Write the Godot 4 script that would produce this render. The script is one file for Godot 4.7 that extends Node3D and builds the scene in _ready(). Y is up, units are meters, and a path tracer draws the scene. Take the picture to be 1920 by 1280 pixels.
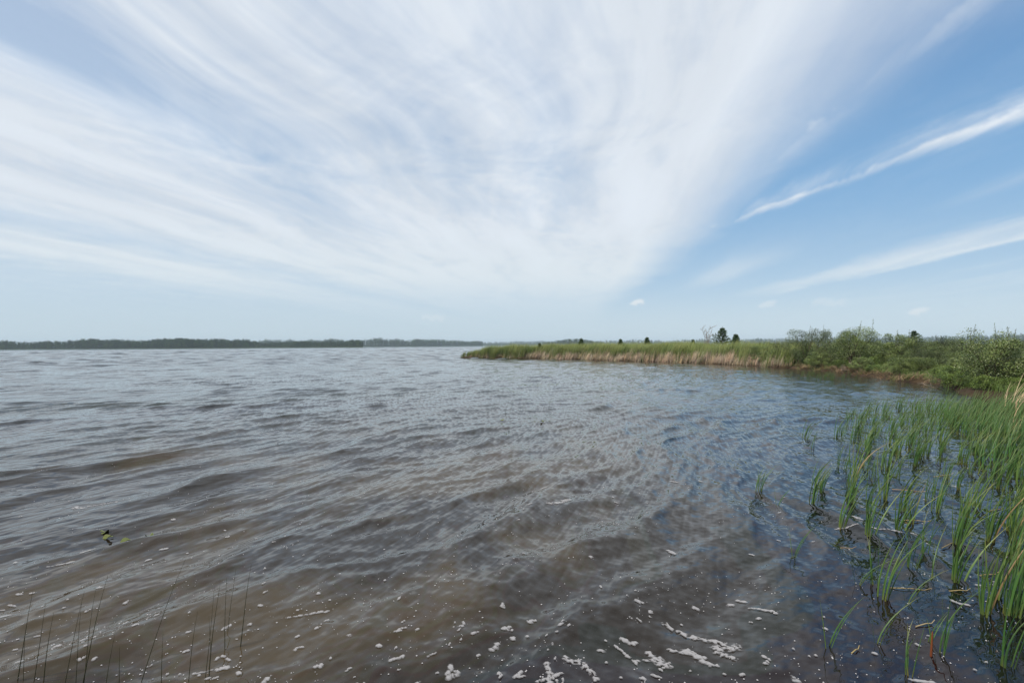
extends Node3D

const EYE := 2.2
const DEG := PI / 180.0
var cam: Camera3D
var sun_dir := Vector3()
var rng := RandomNumberGenerator.new()
var used := {}
var rows := []
var heap := []

# ------------------------------------------------------------------ naming and tagging
func numbered(called: String, parent: Node = self) -> String:
	var key := str(parent.get_instance_id()) + called
	var n: int = used.get(key, 0)
	used[key] = n + 1
	return called if n == 0 else "%s_%03d" % [called, n]

func tag(o: Node3D, label: String, category := "", group := "", kind := "") -> Node3D:
	if label: o.set_meta("label", label)
	if category: o.set_meta("category", category)
	if group: o.set_meta("group", group)
	if kind: o.set_meta("kind", kind)
	return o

func put(called: String, mesh: Mesh, m: Material, parent: Node = self) -> MeshInstance3D:
	var o := MeshInstance3D.new()
	o.name = numbered(called, parent)
	o.mesh = mesh
	o.material_override = m
	parent.add_child(o, true)
	return o

func thing(called: String, label: String, category: String, at := Vector3.ZERO, turn := 0.0, group := "") -> Node3D:
	var o := Node3D.new()
	o.name = numbered(called)
	add_child(o, true)
	o.position = at
	o.rotation.y = turn
	tag(o, label, category, group)
	return o

func dup(root: Node3D, label: String, group: String, at: Vector3, turn: float, size: Vector3) -> Node3D:
	var r: Node3D = root.duplicate()
	r.name = numbered(called_of(root))
	add_child(r, true)
	r.position = at
	r.rotation = Vector3(0, turn, 0)
	r.scale = size
	r.remove_meta("group")
	if label: r.set_meta("label", label)
	if group: r.set_meta("group", group)
	return r

func called_of(o: Node) -> String:
	var s := str(o.name)
	if s.length() > 4 and s[s.length() - 4] == "_" and s.right(3).is_valid_int():
		s = s.left(s.length() - 4)
	return s

# ------------------------------------------------------------------ mesh building
class Geo:
	var v := PackedVector3Array()
	var n := PackedVector3Array()
	var c := PackedColorArray()
	var i := PackedInt32Array()
	func vert(p: Vector3, nn: Vector3, cc: Color) -> int:
		v.append(p); n.append(nn); c.append(cc)
		return v.size() - 1
	func quad(a: int, b: int, d: int, e: int) -> void:
		i.append_array(PackedInt32Array([a, b, d, a, d, e]))
	func mesh() -> ArrayMesh:
		var a := []
		a.resize(Mesh.ARRAY_MAX)
		a[Mesh.ARRAY_VERTEX] = v
		a[Mesh.ARRAY_NORMAL] = n
		a[Mesh.ARRAY_COLOR] = c
		a[Mesh.ARRAY_INDEX] = i
		var m := ArrayMesh.new()
		m.add_surface_from_arrays(Mesh.PRIMITIVE_TRIANGLES, a)
		return m
	# tapered tube along points
	func tube(pts: PackedVector3Array, r0: float, r1: float, col: Color, sides := 5, tip := Color(-1, 0, 0)) -> void:
		var last := pts.size() - 1
		var prev := -1
		for k in pts.size():
			var f := float(k) / last
			var t := (pts[mini(k + 1, last)] - pts[maxi(k - 1, 0)]).normalized()
			var sx := t.cross(Vector3(0.31, 0.2, 0.93)).normalized()
			var sy := t.cross(sx)
			var cc := col if tip.r < 0.0 else col.lerp(tip, f)
			var at := v.size()
			for s in sides:
				var ang := TAU * s / sides
				var d := sx * cos(ang) + sy * sin(ang)
				vert(pts[k] + d * lerpf(r0, r1, f), d, cc)
			if prev >= 0:
				for s in sides:
					var s2 := (s + 1) % sides
					quad(prev + s, at + s, at + s2, prev + s2)
			prev = at
	# a long leaf: a folded ribbon that rises, leans and droops
	func blade(base: Vector3, up: Vector3, bend: Vector3, w: float, segs: int, c0: Color, c1: Color, c2: Color, fold := 0.35, kink := 2.2, turn := 0.0) -> void:
		var face0 := up.cross(bend + Vector3(0.001, 0, 0.002)).normalized().rotated(up.normalized(), turn)
		var prev := -1
		for k in segs + 1:
			var f := float(k) / segs
			var p := base + up * (f - 0.10 * bend.length() / up.length() * f * f * f) + bend * pow(f, kink)
			var t := (up + bend * kink * pow(maxf(f, 0.01), kink - 1.0)).normalized()
			var face := (face0 - t * face0.dot(t)).normalized()
			var nn := t.cross(face).normalized()
			var ww := w * (1.0 - pow(f, 2.6)) * (0.75 + 0.25 * sin(f * PI)) + 0.0004
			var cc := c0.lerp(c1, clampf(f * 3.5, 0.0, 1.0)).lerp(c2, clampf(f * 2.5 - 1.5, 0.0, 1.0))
			var at := v.size()
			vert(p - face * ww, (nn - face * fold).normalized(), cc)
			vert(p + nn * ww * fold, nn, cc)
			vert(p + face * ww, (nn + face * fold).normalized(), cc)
			if prev >= 0:
				quad(prev, prev + 1, at + 1, at)
				quad(prev + 1, prev + 2, at + 2, at + 1)
			prev = at
	# small leaf: a diamond bent along its rib
	func leaf(p: Vector3, dir: Vector3, side: Vector3, l: float, w: float, cc: Color) -> void:
		var nn := dir.cross(side).normalized()
		var a := vert(p, nn, cc)
		var b := vert(p + dir * l * 0.45 - side * w * 0.5 + nn * w * 0.12, (nn - side * 0.3).normalized(), cc)
		var d := vert(p + dir * l - nn * l * 0.08, nn, cc)
		var e := vert(p + dir * l * 0.45 + side * w * 0.5 + nn * w * 0.12, (nn + side * 0.3).normalized(), cc)
		quad(a, e, d, b)

func rnd(a: float, b: float) -> float:
	return rng.randf_range(a, b)

func ball() -> Vector3:
	return Vector3(rng.randfn(), rng.randfn(), rng.randfn()).normalized()

func vary(c: Color, amount: float) -> Color:
	var k := 1.0 + rnd(-amount, amount)
	return Color(c.r * k * (1.0 + rnd(-amount, amount) * 0.35), c.g * k, c.b * k * (1.0 + rnd(-amount, amount) * 0.35))

func plant_mat(rough := 0.55, light := 0.5, spec := 0.4) -> StandardMaterial3D:
	var m := StandardMaterial3D.new()
	m.vertex_color_use_as_albedo = true
	m.roughness = rough
	m.metallic_specular = spec
	m.cull_mode = BaseMaterial3D.CULL_DISABLED
	if light > 0.0:
		m.backlight_enabled = true
		m.backlight = Color(light, light, light * 0.6)
	return m

func scatter(called: String, mesh: Mesh, m: Material, places: Array, tints: Array, label: String, category: String, parent: Node = self) -> MultiMeshInstance3D:
	var mm := MultiMesh.new()
	mm.transform_format = MultiMesh.TRANSFORM_3D
	mm.use_colors = true
	mm.mesh = mesh
	mm.instance_count = places.size()
	for k in places.size():
		mm.set_instance_transform(k, places[k])
		mm.set_instance_color(k, tints[k])
	var o := MultiMeshInstance3D.new()
	o.name = numbered(called, parent)
	o.multimesh = mm
	o.material_override = m
	parent.add_child(o, true)
	tag(o, label, category, "", "stuff")
	return o

func stand(at: Vector3, turn: float, sx: float, sy: float, tilt := 0.0) -> Transform3D:
	var b := Basis(Vector3.UP, turn) * Basis(Vector3.FORWARD, tilt)
	return Transform3D(b * Basis.from_scale(Vector3(sx, sy, sx)), at)

# ------------------------------------------------------------------ sky
var n_streak := FastNoiseLite.new()
var n_fine := FastNoiseLite.new()
var n_warp := FastNoiseLite.new()

func smooth(a: float, b: float, x: float) -> float:
	return smoothstep(a, b, x)

func hill(x: float, mid: float, wide: float) -> float:
	var k := (x - mid) / wide
	return exp(-k * k)

func sky_at(d: Vector3) -> Color:
	var y := maxf(d.y, 0.0)
	var el := rad_to_deg(asin(minf(y, 1.0)))
	# clear air: pale at the horizon, deeper upwards, deepest at right angles to the sun
	var a := Vector3(0.60, 0.725, 0.80).lerp(Vector3(0.49, 0.66, 0.81), smooth(0.5, 7.0, el))
	a = a.lerp(Vector3(0.255, 0.465, 0.73), smooth(2.5, 14.5, el))
	a = a.lerp(Vector3(0.145, 0.31, 0.585), smooth(11.0, 29.0, el))
	a = a.lerp(Vector3(0.085, 0.21, 0.47), smooth(30.0, 80.0, el))
	var g := d.dot(sun_dir)
	a *= 1.0 + 0.16 * (g * g - 0.3) + 0.35 * pow(maxf(g, 0.0), 6.0)
	if y <= 0.0:
		return Color(a.x, a.y, a.z)
	# high cloud sheet in parallel streaks that run away from the viewer
	var k := 1.0 / (y + 0.012)
	var x := d.x * k
	var s := -d.z * k
	var t := x - 0.1 * s
	var w := n_warp.get_noise_2d(s * 0.4, t * 0.5)
	var w2 := n_warp.get_noise_2d(s * 0.4 + 40.0, t * 0.5 + 9.0)
	var tw := t + w * 0.16
	var n1 := n_streak.get_noise_2d(s * 0.26 + w2 * 0.25, tw * 1.7 - s * 0.05)
	var n2 := n_fine.get_noise_2d(s * 1.5 + w * 2.4, t * 6.0 + w2 * 1.6 + w * 0.8)
	n2 *= smooth(2.0, 16.0, el)
	var n3 := n_fine.get_noise_2d(s * 0.60 + 20.0 + w2 * 1.2, t * 1.0 - w * 1.2)
	var edge := t + n1 * 0.22 + w2 * 0.16 + n3 * 0.16 + n2 * 0.06
	var p := 0.0
	if edge < 1.6:
		p = 1.0
		p -= 0.30 * hill(t, -0.12, 0.20) * hill(s, 2.6, 1.7)
		p -= 0.22 * hill(t, -0.62, 0.28) * hill(s, 2.2, 1.5)
		p -= 0.20 * hill(t, -1.35, 0.30) * hill(s, 2.0, 2.0)
		p -= 0.62 * hill(t + w * 0.2, -1.72, 0.26) * hill(s, 1.6, 1.1)
		p -= 0.16 * hill(t, -1.75, 0.35) * hill(s, 3.6, 1.2)
		p -= 0.40 * hill(t, -3.85 + 0.10 * (s - 5.0), 0.42) * smooth(2.0, 4.0, s)
		p -= 0.42 * smooth(-4.6, -6.2, t)
		p -= 0.35 * smooth(-0.5, -3.0, s) * (0.5 + n1)
		p *= smooth(1.42, 0.58, edge)
		p -= 0.20 * hill(t, 0.95, 0.4) * smooth(6.0, 10.0, s)
	var c := p + n1 * 0.25 * (0.25 + 0.8 * p) + (n2 * 0.24 + n3 * 0.27) * (0.15 + 1.5 * p * (1.3 - p))
	# separate streaks in the blue beyond the edge of the sheet
	var m := 0.0
	var lt := 1.21 + (4.4 - s) * 0.353
	var lw := 0.058 + 0.05 * n1 + 0.03 * smooth(2.9, 2.3, s)
	var ragged := 0.74 + 0.9 * n1 + 0.8 * n2 + 0.5 * n3
	m = maxf(m, 0.74 * hill(t + n2 * 0.09 + n3 * 0.06 + w * 0.06, lt, lw) * ragged * smooth(1.5, 2.3, s) * smooth(5.6, 4.2, s))
	m = maxf(m, 0.34 * hill(t + n2 * 0.1, lt - 0.13, 0.13) * (0.7 + n1 + 0.7 * n2) * smooth(1.4, 2.2, s) * smooth(5.0, 4.0, s))
	m = maxf(m, 0.62 * hill(t + n2 * 0.08, 1.14 + 0.13 * (1.9 - s), 0.075) * (0.8 + n1 + 0.5 * n2) * smooth(0.6, 1.3, s) * smooth(2.5, 2.1, s))
	m = maxf(m, 0.42 * hill(t + n2 * 0.08, 1.12 + 0.04 * (2.6 - s), 0.10) * (0.8 + n1 + n2) * smooth(1.9, 2.3, s) * smooth(3.4, 2.9, s))
	var bt := 3.70 - 0.07 * (s - 5.0) + n1 * 0.22 + n2 * 0.24 + n3 * 0.14
	m = maxf(m, 0.72 * smooth(bt + 0.50, bt + 0.16, t) * smooth(bt - 0.62, bt - 0.05, t) * (0.92 + 0.5 * n1) * smooth(2.6, 4.2, s) * smooth(11.0, 8.6, s))
	m = maxf(m, 0.48 * hill(t + n1 * 0.2, 2.02, 0.27) * hill(s, 7.2, 1.5))
	m = maxf(m, 0.30 * hill(t, 2.62, 0.10) * (0.8 + n1) * smooth(1.6, 2.3, s) * smooth(4.2, 3.2, s))
	m = maxf(m, 0.30 * smooth(4.6, 6.2, t + n1 * 0.8) * (0.7 + n1 * 1.2))
	m = maxf(m, (0.42 + 0.7 * n1 + 0.3 * n3) * smooth(1.75, 1.1, s) * smooth(0.5, 1.0, t) * smooth(3.4, 1.6, t))
	m = maxf(m, 0.34 * smooth(1.2, 1.9, t) * smooth(-0.5, -2.5, s) * (0.6 + n1 * 1.5))
	c = maxf(c, m)
	var veil := 0.44 * smooth(1.3, -1.0, t)
	c = clampf(maxf(c, veil), 0.0, 1.0)
	c *= smooth(1.0, 7.5, el) * 0.96
	var white := Vector3(0.77, 0.83, 0.90) * (0.97 + 0.10 * n1 + 0.10 * pow(maxf(g, 0.0), 3.0))
	white = white.lerp(Vector3(0.73, 0.81, 0.86), smooth(14.0, 4.0, el))
	a = a.lerp(white, c)
	# a few small fair-weather clouds low in the sky
	if el < 9.0 and el > 1.0:
		var az := rad_to_deg(atan2(d.x, -d.z))
		var puff := 0.0
		var low := 0.0
		for q in 15:
			var q1 := fposmod(q * 37.7 + 12.7, 150.0) - 60.0
			var q2 := 2.2 + fposmod(q * 0.83, 1.7)
			var wide := 0.45 + fposmod(q * 0.37, 0.6)
			var str_ := 0.22
			if q == 0: q1 = 12.7; q2 = 4.2; wide = 0.85; str_ = 0.75
			if q == 1: q1 = 36.1; q2 = 2.6; wide = 0.9; str_ = 0.5
			if q == 2: q1 = 24.7; q2 = 3.7; wide = 1.0; str_ = 0.35
			if absf(az - q1) > 3.0: continue
			var lump := n_fine.get_noise_2d(az * 1.3 + q * 7.0, el * 2.0)
			var e := hill(az, q1, wide) * hill(el + lump * 0.25 - 0.25 * (az - q1), q2, 0.34)
			puff = maxf(puff, str_ * smooth(0.35, 0.75, e + lump * 0.35))
			low = maxf(low, puff * smooth(q2, q2 - 0.4, el - 0.25 * (az - q1)))
		a = a.lerp(Vector3(0.82, 0.86, 0.89) - Vector3(0.2, 0.17, 0.13) * low, puff)
	return Color(a.x, a.y, a.z)

const SKY_W := 3072
const SKY_H := 1536
func sky_row(j: int) -> void:
	var out := PackedByteArray()
	out.resize(SKY_W * 3)
	var el := PI * (0.5 - (j + 0.5) / SKY_H)
	if j >= SKY_H / 2:
		el = 0.0
	var ce := cos(el)
	var se := sin(el)
	var h := j * 7919
	var held := Color()
	for i in SKY_W:
		var az := TAU * (i + 0.5) / SKY_W
		if az > PI: az -= TAU
		var near := absf(az) < 0.86 and el < 0.66 and j < SKY_H / 2
		if near or i % 8 == 0:
			held = sky_at(Vector3(sin(az) * ce, se, -cos(az) * ce)).linear_to_srgb()
		h = (h * 1103515245 + 12345) & 0x7fffffff
		var dith := (h >> 8) % 256 / 256.0
		out[i * 3] = clampi(int(held.r * 255.0 + dith), 0, 255)
		out[i * 3 + 1] = clampi(int(held.g * 255.0 + dith), 0, 255)
		out[i * 3 + 2] = clampi(int(held.b * 255.0 + dith), 0, 255)
	rows[j] = out

func threaded(f: Callable, n: int) -> void:
	var team := []
	for k in 4:
		var th := Thread.new()
		th.start(func() -> void:
			for j in range(k, n, 4):
				f.call(j))
		team.append(th)
	for th in team:
		th.wait_to_finish()

func make_sky() -> ImageTexture:
	for n in [n_streak, n_fine, n_warp]:
		n.noise_type = FastNoiseLite.TYPE_SIMPLEX_SMOOTH
		n.frequency = 1.0
		n.fractal_type = FastNoiseLite.FRACTAL_FBM
	n_streak.seed = 11; n_streak.fractal_octaves = 5; n_streak.fractal_gain = 0.52
	n_fine.seed = 5; n_fine.fractal_octaves = 5; n_fine.fractal_gain = 0.62
	n_warp.seed = 23; n_warp.fractal_octaves = 2
	rows.clear()
	rows.resize(SKY_H)
	threaded(sky_row, SKY_H / 2 + 1)
	var all := PackedByteArray()
	for j in SKY_H:
		all.append_array(rows[mini(j, SKY_H / 2)])
	return ImageTexture.create_from_image(Image.create_from_data(SKY_W, SKY_H, false, Image.FORMAT_RGB8, all))

# ------------------------------------------------------------------ the shore
var land := PackedVector2Array()
const GX0 := -24.0
const GZ0 := -124.0
const GN := 0.5
const GW := 220
const GH := 270
var sdf := PackedFloat32Array()
var n_ground := FastNoiseLite.new()

func make_land() -> void:
	land = PackedVector2Array([
		Vector2(7.5, 6), Vector2(7.6, 1), Vector2(8, -3), Vector2(9.2, -7), Vector2(11.4, -11), Vector2(14.2, -15), Vector2(16.7, -18.4),
		Vector2(18.3, -21.5), Vector2(19.3, -24), Vector2(21.2, -26.5), Vector2(22.3, -29.2), Vector2(22.0, -31.2), Vector2(23.6, -37.2), Vector2(24.6, -43),
		Vector2(24.6, -50), Vector2(23.6, -58), Vector2(21.0, -65.6), Vector2(16.3, -72), Vector2(11, -82), Vector2(3.5, -90.4), Vector2(-2.5, -94.0), Vector2(-8.6, -97),
		Vector2(-9.2, -99), Vector2(2, -101), Vector2(14, -98), Vector2(22, -92), Vector2(31, -87), Vector2(48, -97), Vector2(110, -170), Vector2(330, -420), Vector2(900, -1000),
		Vector2(1200, -300), Vector2(400, 20), Vector2(30, 12)])
	n_ground.seed = 3
	n_ground.frequency = 0.35
	n_ground.fractal_octaves = 4
	sdf.resize(GW * GH)
	for j in GH:
		for i in GW:
			sdf[j * GW + i] = shore_exact(Vector2(GX0 + i * GN, GZ0 + j * GN))

func shore_exact(p: Vector2) -> float:
	var best := 1e9
	for k in land.size():
		best = minf(best, p.distance_squared_to(Geometry2D.get_closest_point_to_segment(p, land[k], land[(k + 1) % land.size()])))
	return sqrt(best) * (1.0 if Geometry2D.is_point_in_polygon(p, land) else -1.0)

func shore(x: float, z: float) -> float:   # metres inland (negative: out on the water)
	var fx := (x - GX0) / GN
	var fz := (z - GZ0) / GN
	if fx < 0 or fz < 0 or fx >= GW - 1 or fz >= GH - 1:
		return -50.0 if x < GX0 else shore_exact(Vector2(x, z))
	var i := int(fx)
	var j := int(fz)
	var a := fx - i
	var b := fz - j
	var k := j * GW + i
	return lerpf(lerpf(sdf[k], sdf[k + 1], a), lerpf(sdf[k + GW], sdf[k + GW + 1], a), b)

func ground(x: float, z: float) -> float:
	var d := shore(x, z) + n_ground.get_noise_2d(x * 2.0, z * 2.0) * 0.7
	if d < 0.0:
		return maxf(-0.9, d * 0.55)
	return 0.30 * (1.0 - exp(-d / 0.35)) + 0.22 * smooth(1.0, 12.0, d) + n_ground.get_noise_2d(x, z) * 0.10 * smooth(0.0, 1.0, d)

# ------------------------------------------------------------------ the lake
var wl := PackedFloat32Array()
var wx := PackedFloat32Array()
var wz := PackedFloat32Array()
var wa := PackedFloat32Array()
var wp := PackedFloat32Array()
var wq := PackedFloat32Array()
var n_gust := FastNoiseLite.new()
var sea_rows := PackedFloat32Array()
var sea_cols := PackedFloat32Array()
var pos := []

func add_waves(count: int, l0: float, l1: float, spread: float, slope: float, q: float) -> void:
	for k in count:
		var l := l0 * pow(l1 / l0, (k + rnd(0.1, 0.9)) / count)
		var ang := 31.0 * DEG + rng.randfn() * spread * DEG
		var kk := TAU / l
		wl.append(l)
		wx.append(kk * cos(ang))
		wz.append(kk * sin(ang))
		wa.append(slope * 1.414 / sqrt(count) / kk * rnd(0.7, 1.3))
		wp.append(rnd(0, TAU))
		wq.append(q)

func sea(x: float, z: float) -> Vector3:
	var r := sqrt(x * x + z * z)
	var gap := 0.0056 * r
	var far := smooth(35.0, 110.0, r)
	var calm := 1.0
	if x > 0.0 and r < 110.0:
		calm = lerpf(0.30, 1.0, smooth(0.5, 7.5, -shore(x, z)))
	# crests swing round to meet the shore
	var bend := smooth(1.0, 7.0, x) * smooth(-22.0, -6.0, z)
	var zz := z * (1.0 - 0.55 * bend)
	var warp := n_gust.get_noise_2d(x * 0.22, z * 0.22)
	var xx := x + warp * 0.5
	zz += n_gust.get_noise_2d(x * 0.22 + 31.0, z * 0.22) * 0.5
	var gust := 1.0 + 0.9 * n_gust.get_noise_2d(x * 0.12, z * 0.06 + 7.0)
	var big := 1.0 + 1.2 * n_gust.get_noise_2d(x * 0.16 + 11.0, z * 0.16)
	var px := 0.0
	var py := 0.0
	var pz := 0.0
	for k in wl.size():
		var l := wl[k]
		var f := 1.0
		if l < 4.5 * gap:
			f = (l - 2.0 * gap) / (2.5 * gap)
			if f <= 0.0:
				break
		if l > 6.1:
			f *= smooth(110.0, 300.0, r)
			if f <= 0.0: continue
		elif l > 2.3:
			f *= 0.18 + 0.82 * far
		elif l < 0.65:
			f *= gust
		else:
			f *= big
		var ph := wx[k] * xx + wz[k] * zz + wp[k]
		var a := wa[k] * f
		py += a * cos(ph)
		var h := a * sin(ph) * wq[k] * l
		px -= h * wx[k]
		pz -= h * wz[k]
	return Vector3(x + px * calm / TAU, py * calm, z + pz * calm / TAU)

func sea_row(j: int) -> void:
	var r := sea_rows[j]
	var out := PackedVector3Array()
	out.resize(sea_cols.size())
	for i in sea_cols.size():
		var ang := sea_cols[i]
		out[i] = sea(r * sin(ang), -r * cos(ang))
	pos[j] = out

func sea_shade(j: int) -> void:
	var m := sea_cols.size()
	var a: PackedVector3Array = pos[maxi(j - 1, 0)]
	var b: PackedVector3Array = pos[mini(j + 1, sea_rows.size() - 1)]
	var me: PackedVector3Array = pos[j]
	var nn := PackedVector3Array()
	var cc := PackedColorArray()
	var uv := PackedVector2Array()
	nn.resize(m)
	cc.resize(m)
	uv.resize(m)
	for i in m:
		var p := me[i]
		var n := (me[mini(i + 1, m - 1)] - me[maxi(i - 1, 0)]).cross(b[i] - a[i]).normalized()
		nn[i] = n if n.y > 0.0 else -n
		uv[i] = Vector2(p.x * 0.857 + p.z * 0.515, (p.z * 0.857 - p.x * 0.515) * 0.7) * 0.37
		uv[i] += Vector2(sin(p.x * 0.23 + 1.3 * sin(p.z * 0.17)), sin(p.z * 0.29 + p.x * 0.11)) * 0.28
		# stirred-up silt: cloudy brown patches in the shallows, clear peat-dark water further out
		var r := sea_rows[j]
		var silt := n_gust.get_noise_2d(p.x * 0.25 + 3.0, p.z * 0.17 + 5.0) + 0.5 * n_gust.get_noise_2d(p.x * 0.7, p.z * 0.5)
		silt = 0.26 + 0.74 * smooth(-0.25, 0.55, silt)
		var shoal := smooth(3.6, 5.6, r + 0.9 * maxf(0.0, -p.x)) * smooth(3.0, 0.0, p.x - 0.10 * r) * smooth(26.0, 8.0, r)
		var close := Color(0.0075, 0.0060, 0.0048).lerp(Color(0.046, 0.034, 0.018), silt * shoal)
		cc[i] = close.lerp(Color(0.015, 0.018, 0.016), smooth(9.0, 30.0, r))
	heap[j] = [nn, cc, uv]

func ripple_map() -> ImageTexture:
	# periodic small ripples, slopes summed from waves that fit the tile
	var size := 512
	var kx := PackedFloat32Array()
	var ky := PackedFloat32Array()
	var sl := PackedFloat32Array()
	var ph := PackedFloat32Array()
	for k in 34:
		var l := 0.25 * pow(0.022 / 0.25, (k + rnd(0, 1)) / 34.0)      # in tiles
		var ang := rng.randfn() * 0.9
		var a := roundf(cos(ang) / l)
		var b := roundf(sin(ang) / l)
		if a == 0.0 and b == 0.0: a = 1.0
		kx.append(a); ky.append(b)
		sl.append(0.060 * 1.414 / sqrt(34.0))
		ph.append(rnd(0, TAU))
	rows.clear()
	rows.resize(size)
	threaded(func(j: int) -> void:
		var out := PackedByteArray()
		out.resize(size * 3)
		for i in size:
			var dx := 0.0
			var dy := 0.0
			for k in kx.size():
				var t := TAU * (kx[k] * i + ky[k] * j) / size + ph[k]
				var s := sin(t) + 0.35 * sin(2.0 * t)
				var q := sl[k] * s / sqrt(kx[k] * kx[k] + ky[k] * ky[k])
				dx += q * kx[k]
				dy += q * ky[k]
			var n := Vector3(-dx, -dy, 1.0).normalized()
			out[i * 3] = int((n.x * 0.5 + 0.5) * 255.0 + 0.5)
			out[i * 3 + 1] = int((n.y * 0.5 + 0.5) * 255.0 + 0.5)
			out[i * 3 + 2] = int((n.z * 0.5 + 0.5) * 255.0 + 0.5)
		rows[j] = out
	, size)
	var all := PackedByteArray()
	for j in size:
		all.append_array(rows[j])
	return ImageTexture.create_from_image(Image.create_from_data(size, size, false, Image.FORMAT_RGB8, all))

func make_water() -> void:
	n_gust.seed = 8
	n_gust.frequency = 1.0
	n_gust.fractal_octaves = 3
	rng.seed = 41
	add_waves(9, 18.0, 6.2, 26.0, 0.14, 0.4)
	add_waves(11, 6.0, 2.35, 26.0, 0.13, 0.5)
	add_waves(18, 1.75, 0.66, 25.0, 0.104, 0.95)
	add_waves(18, 0.64, 0.26, 34.0, 0.078, 0.9)
	add_waves(14, 0.25, 0.09, 46.0, 0.058, 0.8)
	var r := 1.1
	while r < 6000.0:
		sea_rows.append(r)
		r *= 1.013 if r < 2.9 else (1.0058 if r < 650.0 else 1.06)
	for i in 11:
		sea_cols.append((-64.0 + 1.6 * i) * DEG)
	for i in 590:
		sea_cols.append((-47.0 + 94.0 * i / 589.0) * DEG)
	for i in 11:
		sea_cols.append((48.0 + 1.6 * i) * DEG)
	pos.clear(); heap.clear()
	pos.resize(sea_rows.size())
	heap.resize(sea_rows.size())
	threaded(sea_row, sea_rows.size())
	threaded(sea_shade, sea_rows.size())
	var v := PackedVector3Array()
	var n := PackedVector3Array()
	var c := PackedColorArray()
	var uv := PackedVector2Array()
	for j in sea_rows.size():
		v.append_array(pos[j])
		n.append_array(heap[j][0])
		c.append_array(heap[j][1])
		uv.append_array(heap[j][2])
	var m := sea_cols.size()
	var idx := PackedInt32Array()
	idx.resize((sea_rows.size() - 1) * (m - 1) * 6)
	var at := 0
	for j in sea_rows.size() - 1:
		for i in m - 1:
			var a := j * m + i
			idx[at] = a; idx[at + 1] = a + m; idx[at + 2] = a + m + 1
			idx[at + 3] = a; idx[at + 4] = a + m + 1; idx[at + 5] = a + 1
			at += 6
	var arr := []
	arr.resize(Mesh.ARRAY_MAX)
	arr[Mesh.ARRAY_VERTEX] = v
	arr[Mesh.ARRAY_NORMAL] = n
	arr[Mesh.ARRAY_COLOR] = c
	arr[Mesh.ARRAY_TEX_UV] = uv
	arr[Mesh.ARRAY_INDEX] = idx
	var mesh := ArrayMesh.new()
	mesh.add_surface_from_arrays(Mesh.PRIMITIVE_TRIANGLES, arr)
	var mat := StandardMaterial3D.new()
	mat.vertex_color_use_as_albedo = true
	mat.roughness = 0.03
	mat.metallic_specular = 0.40
	mat.normal_enabled = true
	mat.normal_texture = ripple_map()
	mat.normal_scale = 1.0
	var o := put("water", mesh, mat)
	tag(o, "wind-ruffled brown lake water reaching to the far wooded shore", "", "", "structure")
	var bed := Geo.new()
	var q := [Vector3(-5000, -1.1, 60), Vector3(-5000, -1.1, -5600), Vector3(5000, -1.1, -5600), Vector3(5000, -1.1, 60)]
	for k in 4: bed.vert(q[k], Vector3.UP, Color(0.05, 0.04, 0.025))
	bed.quad(0, 1, 2, 3)
	tag(put("lake_bed", bed.mesh(), plant_mat(0.9, 0.0)), "silty brown bed of the lake under the water", "", "", "structure")

func make_ground() -> void:
	var xs := PackedFloat32Array()
	var zs := PackedFloat32Array()
	var x := -14.0
	while x < 1150.0:
		xs.append(x)
		x += 0.42 if x < 34.0 else (x - 34.0) * 0.09 + 0.45
	var z := 8.0
	while z > -1050.0:
		zs.append(z)
		z -= 0.42 if z > -102.0 else (-102.0 - z) * 0.09 + 0.5
	var g := Geo.new()
	for j in zs.size():
		for i in xs.size():
			var h := ground(xs[i], zs[j])
			var d := shore(xs[i], zs[j])
			var e := 0.35
			var nn := Vector3(ground(xs[i] - e, zs[j]) - ground(xs[i] + e, zs[j]), 2.0 * e, ground(xs[i], zs[j] - e) - ground(xs[i], zs[j] + e)).normalized()
			var k := n_ground.get_noise_2d(xs[i] * 3.0, zs[j] * 3.0)
			var mud := Color(0.022, 0.016, 0.011).lerp(Color(0.055, 0.040, 0.027), clampf(0.5 + k, 0, 1))
			var turf := Color(0.055, 0.075, 0.022).lerp(Color(0.10, 0.085, 0.04), clampf(0.4 + k * 1.4, 0, 1))
			g.vert(Vector3(xs[i], h, zs[j]), nn, mud.lerp(turf, smooth(0.25, 0.45, h)))
	var m := xs.size()
	for j in zs.size() - 1:
		for i in m - 1:
			var a := j * m + i
			if maxf(maxf(g.v[a].y, g.v[a + 1].y), maxf(g.v[a + m].y, g.v[a + m + 1].y)) > -0.7:
				g.quad(a, a + m, a + m + 1, a + 1)
	tag(put("marsh_ground", g.mesh(), plant_mat(0.95, 0.0, 0.2)), "low peaty marsh ground with a dark muddy edge at the water", "", "", "structure")

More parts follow.
